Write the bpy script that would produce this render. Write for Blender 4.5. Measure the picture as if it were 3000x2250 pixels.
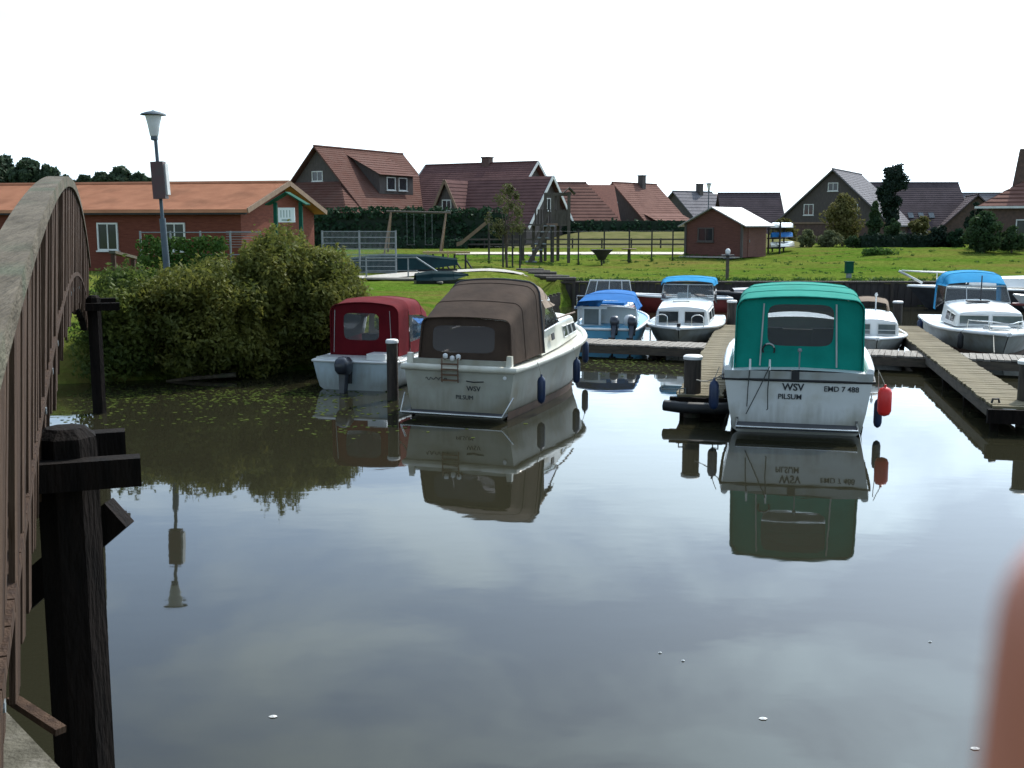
import bpy, bmesh, math, random
import numpy as np
from mathutils import Vector, Matrix

for o in list(bpy.data.objects):
    bpy.data.objects.remove(o)
scene = bpy.context.scene
COL = scene.collection
R = math.radians

# ------------------------------------------------------------------ camera
CAM_Z, PITCH, FPX = 3.55, R(8.25), 1101.0
cam_data = bpy.data.cameras.new('camera')
cam = bpy.data.objects.new('camera', cam_data)
COL.objects.link(cam)
cam.location = (0, 0, CAM_Z)
cam.rotation_euler = (R(90) - PITCH, 0, 0)
cam_data.sensor_width = 36.0
cam_data.lens = 36.0 * FPX / 1024.0
cam_data.clip_start = 0.01
cam_data.clip_end = 6000
cam_data.dof.use_dof = True
cam_data.dof.focus_distance = 24.0
cam_data.dof.aperture_fstop = 19.0
scene.camera = cam

# ------------------------------------------------------------------ sky, sun, exposure
SUN_AZ, SUN_EL = R(33), R(46)          # azimuth measured from +Y towards +X
world = bpy.data.worlds.new('World')
scene.world = world
world.use_nodes = True
nt = world.node_tree
nt.nodes.clear()
w_out = nt.nodes.new('ShaderNodeOutputWorld')
w_bg = nt.nodes.new('ShaderNodeBackground')
w_sky = nt.nodes.new('ShaderNodeTexSky')
w_sky.sky_type = 'NISHITA'
w_sky.sun_disc = False
w_sky.sun_elevation = SUN_EL
w_sky.sun_rotation = SUN_AZ
w_sky.air_density = 1.0
w_sky.dust_density = 2.2
w_sky.ozone_density = 2.5
w_bg.inputs['Strength'].default_value = 0.15
# thin summer cloud: whitens the same sky light, keeps its brightness and brightens it a little
w_tc = nt.nodes.new('ShaderNodeTexCoord')
w_map = nt.nodes.new('ShaderNodeMapping')
w_map.inputs['Scale'].default_value = (1.0, 1.0, 2.4)
w_n1 = nt.nodes.new('ShaderNodeTexNoise')
w_n1.inputs['Scale'].default_value = 4.2
w_n1.inputs['Detail'].default_value = 7
w_n1.inputs['Roughness'].default_value = 0.52
w_n1.inputs['Distortion'].default_value = 0.4
w_rmp = nt.nodes.new('ShaderNodeValToRGB')
w_rmp.color_ramp.elements[0].position = 0.42
w_rmp.color_ramp.elements[0].color = (0.30, 0.30, 0.30, 1)
w_rmp.color_ramp.elements[1].position = 0.60
w_rmp.color_ramp.elements[1].color = (1, 1, 1, 1)
w_bw = nt.nodes.new('ShaderNodeRGBToBW')
w_tint = nt.nodes.new('ShaderNodeMix'); w_tint.data_type = 'RGBA'; w_tint.blend_type = 'MULTIPLY'
w_tint.inputs[0].default_value = 1.0
w_tint.inputs[7].default_value = (1.92, 2.36, 2.72, 1)
w_mix = nt.nodes.new('ShaderNodeMix'); w_mix.data_type = 'RGBA'
L = nt.links.new
L(w_tc.outputs['Generated'], w_map.inputs['Vector'])
L(w_map.outputs['Vector'], w_n1.inputs['Vector'])
L(w_n1.outputs['Fac'], w_rmp.inputs['Fac'])
L(w_sky.outputs['Color'], w_bw.inputs['Color'])
L(w_bw.outputs['Val'], w_tint.inputs[6])
L(w_rmp.outputs['Color'], w_mix.inputs[0])
w_gap = nt.nodes.new('ShaderNodeMix'); w_gap.data_type = 'RGBA'; w_gap.blend_type = 'MULTIPLY'; w_gap.inputs[0].default_value = 1.0
w_gap.inputs[7].default_value = (1.22, 1.36, 1.48, 1)
L(w_sky.outputs['Color'], w_gap.inputs[6]); L(w_gap.outputs[2], w_mix.inputs[6])
L(w_tint.outputs[2], w_mix.inputs[7])
L(w_mix.outputs[2], w_bg.inputs['Color'])
L(w_bg.outputs['Background'], w_out.inputs['Surface'])

sun_data = bpy.data.lights.new('sun', 'SUN')
sun_data.energy = 3.8
sun_data.angle = R(0.6)
sun_data.color = (1.0, 0.95, 0.86)
sun = bpy.data.objects.new('sun', sun_data)
COL.objects.link(sun)
sun.location = (30, 40, 60)
sd = Vector((math.sin(SUN_AZ) * math.cos(SUN_EL), math.cos(SUN_AZ) * math.cos(SUN_EL), math.sin(SUN_EL)))
sun.rotation_euler = (-sd).to_track_quat('-Z', 'Y').to_euler()

scene.view_settings.view_transform = 'Standard'
scene.view_settings.look = 'None'
scene.view_settings.exposure = 0.28
scene.view_settings.gamma = 1.0
scene.view_settings.use_curve_mapping = False
scene.render.engine = 'CYCLES'

# ------------------------------------------------------------------ pixel -> world helpers (1024 x 768 picture)
def ray(px, py):
    u = (px - 512) / FPX; v = (384 - py) / FPX
    return Vector((u, math.cos(PITCH) + v * math.sin(PITCH), -math.sin(PITCH) + v * math.cos(PITCH)))
def on_z(px, py, z):
    d = ray(px, py); t = (z - CAM_Z) / d.z
    return Vector((d.x * t, d.y * t, z))
def on_y(px, py, y):
    d = ray(px, py); t = y / d.y
    return Vector((d.x * t, y, CAM_Z + d.z * t))

# ------------------------------------------------------------------ materials
MATS = {}
def mat(name, col, rough=0.6, col2=None, scale=6.0, bump=0.0, bscale=None, metal=0.0, spec=0.5, stretch=(1, 1, 1), detail=5, coat=0.0, dirt=None, dirt_scale=1.5, contrast=(0.35, 0.7), grime=None):
    if name in MATS: return MATS[name]
    m = bpy.data.materials.new(name); m.use_nodes = True
    n = m.node_tree.nodes; l = m.node_tree.links.new
    b = n['Principled BSDF']
    b.inputs['Roughness'].default_value = rough
    b.inputs['Metallic'].default_value = metal
    b.inputs['Specular IOR Level'].default_value = spec
    b.inputs['Coat Weight'].default_value = coat
    tc = n.new('ShaderNodeTexCoord'); mp = n.new('ShaderNodeMapping')
    mp.inputs['Scale'].default_value = stretch
    l(tc.outputs['Object'], mp.inputs['Vector'])
    if col2 is None: col2 = tuple(c * 0.78 for c in col)
    nz = n.new('ShaderNodeTexNoise'); nz.inputs['Scale'].default_value = scale; nz.inputs['Detail'].default_value = detail
    l(mp.outputs['Vector'], nz.inputs['Vector'])
    rp = n.new('ShaderNodeValToRGB')
    rp.color_ramp.elements[0].position = contrast[0]; rp.color_ramp.elements[0].color = (*col, 1)
    rp.color_ramp.elements[1].position = contrast[1]; rp.color_ramp.elements[1].color = (*col2, 1)
    l(nz.outputs['Fac'], rp.inputs['Fac'])
    src = rp.outputs['Color']
    if dirt:
        n2 = n.new('ShaderNodeTexNoise'); n2.inputs['Scale'].default_value = dirt_scale; n2.inputs['Detail'].default_value = 8
        l(tc.outputs['Object'], n2.inputs['Vector'])
        r2 = n.new('ShaderNodeValToRGB'); r2.color_ramp.elements[0].position = 0.5; r2.color_ramp.elements[1].position = 0.72
        r2.color_ramp.elements[0].color = (0, 0, 0, 1); r2.color_ramp.elements[1].color = (0.75, 0.75, 0.75, 1)
        l(n2.outputs['Fac'], r2.inputs['Fac'])
        mx = n.new('ShaderNodeMix'); mx.data_type = 'RGBA'
        l(r2.outputs['Color'], mx.inputs[0]); l(src, mx.inputs[6]); mx.inputs[7].default_value = (*dirt, 1)
        src = mx.outputs[2]
    if grime:      # scum line left by the water on a hull
        sp = n.new('ShaderNodeSeparateXYZ'); l(tc.outputs['Object'], sp.inputs[0])
        n3 = n.new('ShaderNodeTexNoise'); n3.inputs['Scale'].default_value = 4.0; n3.inputs['Detail'].default_value = 7
        m3 = n.new('ShaderNodeMapping'); m3.inputs['Scale'].default_value = (2.2, 2.2, 0.35); l(tc.outputs['Object'], m3.inputs['Vector']); l(m3.outputs['Vector'], n3.inputs['Vector'])
        ad = n.new('ShaderNodeMath'); ad.operation = 'MULTIPLY_ADD'; ad.inputs[1].default_value = -0.75; l(n3.outputs['Fac'], ad.inputs[0]); l(sp.outputs['Z'], ad.inputs[2])
        mr = n.new('ShaderNodeMapRange'); mr.inputs['From Min'].default_value = 0.12; mr.inputs['From Max'].default_value = -0.28; mr.inputs['To Max'].default_value = 0.5; l(ad.outputs[0], mr.inputs['Value'])
        m4 = n.new('ShaderNodeMix'); m4.data_type = 'RGBA'; l(mr.outputs[0], m4.inputs[0]); l(src, m4.inputs[6]); m4.inputs[7].default_value = (*grime, 1); src = m4.outputs[2]
    l(src, b.inputs['Base Color'])
    if bump > 0:
        nb = n.new('ShaderNodeTexNoise'); nb.inputs['Scale'].default_value = bscale or scale * 2; nb.inputs['Detail'].default_value = 6
        l(mp.outputs['Vector'], nb.inputs['Vector'])
        bp = n.new('ShaderNodeBump'); bp.inputs['Strength'].default_value = bump; bp.inputs['Distance'].default_value = 0.03
        l(nb.outputs['Fac'], bp.inputs['Height']); l(bp.outputs['Normal'], b.inputs['Normal'])
    MATS[name] = m
    return m

def leaf_mat(name, c1, c2, scale=1.2, trans=0.3):
    m = bpy.data.materials.new(name); m.use_nodes = True
    n = m.node_tree.nodes; l = m.node_tree.links.new
    n.remove(n['Principled BSDF']); out = n['Material Output']
    tc = n.new('ShaderNodeTexCoord'); nz = n.new('ShaderNodeTexNoise'); nz.inputs['Scale'].default_value = scale; nz.inputs['Detail'].default_value = 8
    nz.inputs['Roughness'].default_value = 0.75
    l(tc.outputs['Object'], nz.inputs['Vector'])
    rp = n.new('ShaderNodeValToRGB'); rp.color_ramp.elements[0].position = 0.34; rp.color_ramp.elements[1].position = 0.66
    rp.color_ramp.elements[0].color = (*c1, 1); rp.color_ramp.elements[1].color = (*c2, 1)
    l(nz.outputs['Fac'], rp.inputs['Fac'])
    d = n.new('ShaderNodeBsdfDiffuse'); t = n.new('ShaderNodeBsdfTranslucent'); g = n.new('ShaderNodeBsdfGlossy'); g.inputs['Roughness'].default_value = 0.5
    l(rp.outputs['Color'], d.inputs['Color']); l(rp.outputs['Color'], t.inputs['Color'])
    a = n.new('ShaderNodeMixShader'); a.inputs[0].default_value = trans
    l(d.outputs[0], a.inputs[1]); l(t.outputs[0], a.inputs[2])
    b = n.new('ShaderNodeMixShader'); b.inputs[0].default_value = 0.012
    l(a.outputs[0], b.inputs[1]); l(g.outputs[0], b.inputs[2])
    l(b.outputs[0], out.inputs['Surface'])
    MATS[name] = m
    return m

def pane_mat(name, tint, clear, rough=0.06):
    """clear vinyl or window glass: part see-through, part mirror"""
    m = bpy.data.materials.new(name); m.use_nodes = True
    n = m.node_tree.nodes; l = m.node_tree.links.new
    n.remove(n['Principled BSDF']); out = n['Material Output']
    tr = n.new('ShaderNodeBsdfTransparent'); tr.inputs['Color'].default_value = (*tint, 1)
    df = n.new('ShaderNodeBsdfDiffuse'); df.inputs['Color'].default_value = (tint[0] * .25, tint[1] * .25, tint[2] * .25, 1)
    gl = n.new('ShaderNodeBsdfGlossy'); gl.inputs['Roughness'].default_value = rough
    fr = n.new('ShaderNodeFresnel'); fr.inputs['IOR'].default_value = 1.30
    nz = n.new('ShaderNodeTexNoise'); nz.inputs['Scale'].default_value = 3.0
    bp = n.new('ShaderNodeBump'); bp.inputs['Strength'].default_value = 0.06; bp.inputs['Distance'].default_value = 0.05
    l(nz.outputs['Fac'], bp.inputs['Height']); l(bp.outputs['Normal'], gl.inputs['Normal'])
    a = n.new('ShaderNodeMixShader'); a.inputs[0].default_value = 1 - clear
    l(tr.outputs[0], a.inputs[1]); l(df.outputs[0], a.inputs[2])
    b = n.new('ShaderNodeMixShader'); l(fr.outputs[0], b.inputs[0]); l(a.outputs[0], b.inputs[1]); l(gl.outputs[0], b.inputs[2])
    l(b.outputs[0], out.inputs['Surface'])
    MATS[name] = m
    return m

def water_mat():
    m = bpy.data.materials.new('water'); m.use_nodes = True
    n = m.node_tree.nodes; l = m.node_tree.links.new
    b = n['Principled BSDF']
    b.inputs['Base Color'].default_value = (0.020, 0.019, 0.011, 1)
    b.inputs['Roughness'].default_value = 0.025
    b.inputs['IOR'].default_value = 1.333
    tc = n.new('ShaderNodeTexCoord'); mp = n.new('ShaderNodeMapping'); mp.inputs['Scale'].default_value = (0.55, 1.0, 1.0)
    l(tc.outputs['Object'], mp.inputs['Vector'])
    n1 = n.new('ShaderNodeTexNoise'); n1.inputs['Scale'].default_value = 0.9; n1.inputs['Detail'].default_value = 3
    n2 = n.new('ShaderNodeTexNoise'); n2.inputs['Scale'].default_value = 6.0; n2.inputs['Detail'].default_value = 2
    l(mp.outputs['Vector'], n1.inputs['Vector']); l(mp.outputs['Vector'], n2.inputs['Vector'])
    ma = n.new('ShaderNodeMath'); ma.operation = 'MULTIPLY_ADD'; ma.inputs[1].default_value = 0.06
    l(n2.outputs['Fac'], ma.inputs[0]); l(n1.outputs['Fac'], ma.inputs[2])
    bp = n.new('ShaderNodeBump'); bp.inputs['Strength'].default_value = 0.085; bp.inputs['Distance'].default_value = 0.035
    l(ma.outputs[0], bp.inputs['Height']); l(bp.outputs['Normal'], b.inputs['Normal'])
    MATS['water'] = m
    return m

def grass_mat():
    m = bpy.data.materials.new('lawn'); m.use_nodes = True
    n = m.node_tree.nodes; l = m.node_tree.links.new
    b = n['Principled BSDF']; b.inputs['Roughness'].default_value = 0.95; b.inputs['Specular IOR Level'].default_value = 0.0
    tc = n.new('ShaderNodeTexCoord')
    def nz(s, d=6, st=None):
        x = n.new('ShaderNodeTexNoise'); x.inputs['Scale'].default_value = s; x.inputs['Detail'].default_value = d; x.inputs['Roughness'].default_value = 0.65
        if st:
            mp = n.new('ShaderNodeMapping'); mp.inputs['Scale'].default_value = st
            l(tc.outputs['Object'], mp.inputs['Vector']); l(mp.outputs['Vector'], x.inputs['Vector'])
        else:
            l(tc.outputs['Object'], x.inputs['Vector'])
        return x
    def ramp(src, a, ca, c, cc):
        r = n.new('ShaderNodeValToRGB'); r.color_ramp.elements[0].position = a; r.color_ramp.elements[1].position = c
        r.color_ramp.elements[0].color = (*ca, 1); r.color_ramp.elements[1].color = (*cc, 1); l(src, r.inputs['Fac']); return r
    big = ramp(nz(0.22, 7, (0.30, 1, 1)).outputs['Fac'], 0.40, (0.076, 0.142, 0.018), 0.62, (0.142, 0.162, 0.035))
    fine = ramp(nz(4.5, 8).outputs['Fac'], 0.35, (0.55, 0.55, 0.5), 0.7, (1.25, 1.25, 1.2))
    mx = n.new('ShaderNodeMix'); mx.data_type = 'RGBA'; mx.blend_type = 'MULTIPLY'; mx.inputs[0].default_value = 1
    l(big.outputs['Color'], mx.inputs[6]); l(fine.outputs['Color'], mx.inputs[7])
    dry = ramp(nz(0.55, 6, (0.3, 1, 1)).outputs['Fac'], 0.50, (0, 0, 0), 0.66, (0.75, 0.75, 0.75))
    m2 = n.new('ShaderNodeMix'); m2.data_type = 'RGBA'
    l(dry.outputs['Color'], m2.inputs[0]); l(mx.outputs[2], m2.inputs[6]); m2.inputs[7].default_value = (0.14, 0.105, 0.035, 1)
    l(m2.outputs[2], b.inputs['Base Color'])
    bp = n.new('ShaderNodeBump'); bp.inputs['Strength'].default_value = 0.9; bp.inputs['Distance'].default_value = 0.10
    l(nz(9, 8).outputs['Fac'], bp.inputs['Height']); l(bp.outputs['Normal'], b.inputs['Normal'])
    MATS['lawn'] = m
    return m

water_mat(); grass_mat()
M = MATS
mat('bridge_wood', (0.082, 0.050, 0.033), 0.9, (0.035, 0.021, 0.015), 3, 0.5, 18, stretch=(6, 6, 0.5), spec=0.15)
mat('rail_wood', (0.125, 0.104, 0.076), 0.9, (0.062, 0.050, 0.034), 4, 0.6, 20, stretch=(3, 0.6, 3), dirt=(0.065, 0.085, 0.052), dirt_scale=2.2, spec=0.15)
mat('tarred_wood', (0.012, 0.0085, 0.007), 0.9, (0.005, 0.004, 0.0035), 5, 0.5, 16, stretch=(3, 3, 0.6), spec=0.1)
mat('pile_wood', (0.060, 0.045, 0.034), 0.8, (0.025, 0.020, 0.016), 5, 0.5, 16, stretch=(4, 4, 0.7), dirt=(0.03, 0.045, 0.02))
mat('old_concrete', (0.12, 0.11, 0.085), 0.95, (0.06, 0.055, 0.042), 5, 0.6, 25, dirt=(0.22, 0.20, 0.17), dirt_scale=7, spec=0.1)
mat('jetty_plank', (0.185, 0.150, 0.085), 0.95, (0.105, 0.085, 0.048), 3, 0.4, 20, stretch=(1, 5, 2), dirt=(0.15, 0.15, 0.065), dirt_scale=1.2)
mat('jetty_grey', (0.24, 0.215, 0.18), 0.85, (0.14, 0.12, 0.10), 3, 0.4, 20, stretch=(1, 5, 2))
mat('jetty_side', (0.10, 0.078, 0.055), 0.85, (0.05, 0.04, 0.03), 4, 0.4, 18, stretch=(1, 1, 5))
mat('gelcoat', (0.62, 0.635, 0.61), 0.28, (0.55, 0.555, 0.52), 1.6, coat=0.2, dirt=(0.40, 0.38, 0.30), dirt_scale=2.0, grime=(0.15, 0.125, 0.07))
mat('gelcoat_bright', (0.78, 0.79, 0.78), 0.25, (0.70, 0.71, 0.69), 1.6, coat=0.2)
mat('gelcoat_cream', (0.66, 0.64, 0.54), 0.3, (0.56, 0.535, 0.44), 1.8, coat=0.15, dirt=(0.38, 0.34, 0.24), dirt_scale=2.4)
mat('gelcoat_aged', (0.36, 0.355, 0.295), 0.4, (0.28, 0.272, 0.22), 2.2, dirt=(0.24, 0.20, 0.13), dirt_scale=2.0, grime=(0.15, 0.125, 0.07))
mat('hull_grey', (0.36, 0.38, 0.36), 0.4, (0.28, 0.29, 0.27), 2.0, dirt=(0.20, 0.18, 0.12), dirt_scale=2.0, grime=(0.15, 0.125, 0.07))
mat('hull_pale_blue', (0.44, 0.53, 0.56), 0.4, (0.36, 0.44, 0.47), 2.0, dirt=(0.26, 0.27, 0.24), dirt_scale=2.0, grime=(0.15, 0.125, 0.07))
mat('hull_dark', (0.035, 0.037, 0.042), 0.4, (0.02, 0.02, 0.024), 3)
mat('hull_red', (0.20, 0.035, 0.03), 0.4, (0.13, 0.025, 0.02), 3)
mat('cabin_blue', (0.10, 0.38, 0.55), 0.4, (0.08, 0.30, 0.45), 2)
mat('antifoul', (0.13, 0.075, 0.05), 0.7, (0.08, 0.05, 0.035), 4)
mat('black_rubber', (0.015, 0.015, 0.016), 0.6, (0.008, 0.008, 0.008), 8)
mat('canvas_green', (0.008, 0.235, 0.180), 0.9, (0.006, 0.190, 0.145), 2.5, 0.75, 2.2, spec=0.12)
mat('canvas_brown', (0.068, 0.046, 0.034), 0.9, (0.048, 0.033, 0.025), 2.5, 0.75, 2.2, spec=0.12)
mat('canvas_maroon', (0.125, 0.008, 0.012), 0.9, (0.092, 0.006, 0.010), 2.5, 0.75, 2.2, spec=0.12)
mat('canvas_blue', (0.010, 0.235, 0.46), 0.9, (0.008, 0.19, 0.38), 2.5, 0.75, 2.2, spec=0.12)
mat('canvas_deep_blue', (0.014, 0.125, 0.36), 0.9, (0.010, 0.10, 0.29), 2.5, 0.75, 2.2, spec=0.12)
mat('canvas_beige', (0.24, 0.185, 0.14), 0.9, (0.19, 0.145, 0.11), 2.5, 0.75, 2.2, spec=0.12)
mat('canvas_teal', (0.010, 0.030, 0.034), 0.9, (0.007, 0.020, 0.024), 2.5, 0.25, 4, spec=0.12)
mat('piping_light', (0.45, 0.45, 0.43), 0.6)
mat('stainless', (0.62, 0.62, 0.60), 0.22, (0.5, 0.5, 0.48), 5, metal=1.0)
mat('galvanised', (0.24, 0.26, 0.27), 0.6, (0.17, 0.19, 0.20), 8, metal=0.3)
mat('white_cap', (0.75, 0.75, 0.73), 0.5, (0.62, 0.62, 0.60), 5)
mat('rope', (0.35, 0.33, 0.28), 0.9)
mat('rope_dark', (0.04, 0.045, 0.04), 0.9)
mat('fender_blue', (0.012, 0.03, 0.085), 0.4, (0.010, 0.022, 0.06), 4)
mat('fender_red', (0.72, 0.028, 0.022), 0.4, (0.60, 0.02, 0.02), 4)
mat('motor_dark', (0.030, 0.037, 0.052), 0.35, (0.02, 0.024, 0.034), 4, coat=0.2)
mat('lettering', (0.012, 0.016, 0.022), 0.5)
mat('interior_dark', (0.05, 0.05, 0.055), 0.8, (0.03, 0.03, 0.034), 3)
mat('teak', (0.14, 0.075, 0.04), 0.7, (0.09, 0.05, 0.028), 6, stretch=(1, 8, 1))
mat('platform_grey', (0.06, 0.06, 0.065), 0.7, (0.04, 0.04, 0.045), 5)
pane_mat('vinyl', (0.80, 0.82, 0.86), 0.74, 0.10)
pane_mat('vinyl_smoke', (0.38, 0.32, 0.31), 0.30, 0.20)
pane_mat('clear_vinyl', (0.88, 0.9, 0.9), 0.75, 0.08)
mat('glass_dark', (0.018, 0.022, 0.026), 0.08, (0.03, 0.035, 0.04), 1.5, spec=0.7)
mat('glass_pale', (0.10, 0.125, 0.13), 0.12, (0.055, 0.07, 0.075), 2.5, spec=0.7)
mat('tile_orange', (0.46, 0.215, 0.125), 0.95, (0.38, 0.170, 0.098), 1.4, 0.3, 12, dirt=(0.26, 0.12, 0.07), dirt_scale=0.8, spec=0.1)
mat('tile_brown', (0.122, 0.066, 0.053), 0.95, (0.110, 0.050, 0.038), 1.2, 0.3, 9, spec=0.08)
mat('tile_red', (0.142, 0.076, 0.070), 0.95, (0.108, 0.058, 0.054), 1.2, 0.3, 9, spec=0.08)
mat('tile_rust', (0.185, 0.098, 0.078), 0.95, (0.145, 0.075, 0.060), 1.2, 0.3, 9, spec=0.08)
mat('tile_slate', (0.095, 0.073, 0.078), 0.95, (0.07, 0.055, 0.058), 1.2, 0.3, 9, spec=0.08)
mat('tile_grey', (0.16, 0.15, 0.16), 0.95, (0.12, 0.11, 0.12), 1.2, 0.3, 9, spec=0.3)
mat('brick_dark', (0.115, 0.070, 0.055), 0.9, (0.075, 0.048, 0.040), 5, 0.3, 14)
mat('brick_red', (0.21, 0.078, 0.052), 0.9, (0.155, 0.057, 0.04), 5, 0.3, 14)
mat('timber_red', (0.165, 0.052, 0.034), 0.9, (0.118, 0.036, 0.024), 2.5, 0.4, 10, stretch=(1, 1, 7), spec=0.15)
mat('timber_dark', (0.085, 0.070, 0.064), 0.85, (0.062, 0.050, 0.046), 2.5, 0.3, 10, stretch=(4, 4, 1))
mat('shed_wood', (0.140, 0.054, 0.040), 0.9, (0.098, 0.037, 0.029), 2.5, 0.5, 10, stretch=(1, 1, 8))
mat('shed_roof', (0.30, 0.29, 0.29), 0.5, (0.24, 0.23, 0.23), 4, 0.2, 20)
mat('trim_white', (0.66, 0.66, 0.63), 0.6, (0.55, 0.55, 0.52), 4)
mat('trim_tan', (0.24, 0.165, 0.115), 0.85, (0.18, 0.125, 0.09), 4, spec=0.15)
mat('play_wood', (0.095, 0.080, 0.064), 0.9, (0.060, 0.050, 0.040), 4, stretch=(3, 3, 0.7))
mat('pine_wood', (0.42, 0.29, 0.14), 0.7, (0.33, 0.22, 0.105), 4, stretch=(1, 1, 3))
mat('post_black', (0.028, 0.026, 0.024), 0.8, (0.016, 0.015, 0.014), 5)
mat('sheet_pile', (0.050, 0.042, 0.038), 0.85, (0.026, 0.022, 0.020), 3, 0.4, 12, stretch=(3, 1, 0.6))
mat('sand', (0.52, 0.47, 0.38), 0.95, (0.42, 0.37, 0.29), 3, 0.4, 20)
mat('meadow', (0.150, 0.140, 0.062), 0.95, (0.100, 0.105, 0.040), 1.2, 0.6, 6, spec=0.0)
mat('gravel', (0.42, 0.39, 0.34), 0.95, (0.30, 0.28, 0.24), 8, 0.5, 30)
mat('plastic_green', (0.010, 0.075, 0.050), 0.9, (0.008, 0.055, 0.036), 4, spec=0.1)
mat('board_white', (0.78, 0.80, 0.80), 0.45, (0.72, 0.75, 0.75), 3)
mat('print_grey', (0.30, 0.38, 0.36), 0.6)
mat('opal', (0.68, 0.69, 0.67), 0.4, (0.6, 0.61, 0.6), 6)
mat('lamp_metal', (0.10, 0.125, 0.145), 0.7, (0.07, 0.09, 0.105), 5, spec=0.2)
mat('sign_box', (0.060, 0.045, 0.042), 0.6, (0.09, 0.03, 0.03), 2)
mat('bark', (0.095, 0.07, 0.05), 0.9, (0.055, 0.042, 0.032), 8, 0.5, 20, stretch=(2, 2, 0.5))
mat('skin', (0.52, 0.19, 0.115), 0.55, (0.42, 0.14, 0.085), 30)
mat('cloth_dark', (0.05, 0.06, 0.09), 0.9)
mat('petal', (0.75, 0.75, 0.72), 0.7)
leaf_mat('willow_leaf', (0.054, 0.076, 0.016), (0.190, 0.185, 0.040), 0.9, 0.42)
leaf_mat('willow_leaf_green', (0.042, 0.078, 0.018), (0.150, 0.170, 0.036), 0.9, 0.42)
leaf_mat('hedge_leaf', (0.013, 0.036, 0.018), (0.026, 0.058, 0.026), 0.8, 0.15)
leaf_mat('conifer_leaf', (0.010, 0.022, 0.014), (0.020, 0.036, 0.022), 1.5, 0.1)
leaf_mat('golden_leaf', (0.095, 0.100, 0.026), (0.160, 0.140, 0.050), 1.0)
leaf_mat('garden_leaf', (0.022, 0.052, 0.022), (0.062, 0.095, 0.034), 0.7)
leaf_mat('far_leaf', (0.030, 0.055, 0.034), (0.062, 0.088, 0.048), 0.25)
leaf_mat('young_leaf', (0.055, 0.072, 0.022), (0.120, 0.115, 0.048), 1.5)
leaf_mat('ivy_leaf', (0.030, 0.085, 0.016), (0.085, 0.140, 0.028), 1.5)
leaf_mat('pale_leaf', (0.100, 0.120, 0.055), (0.170, 0.175, 0.085), 1.0)
leaf_mat('weed_leaf', (0.045, 0.075, 0.014), (0.110, 0.135, 0.028), 2.0)

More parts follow.
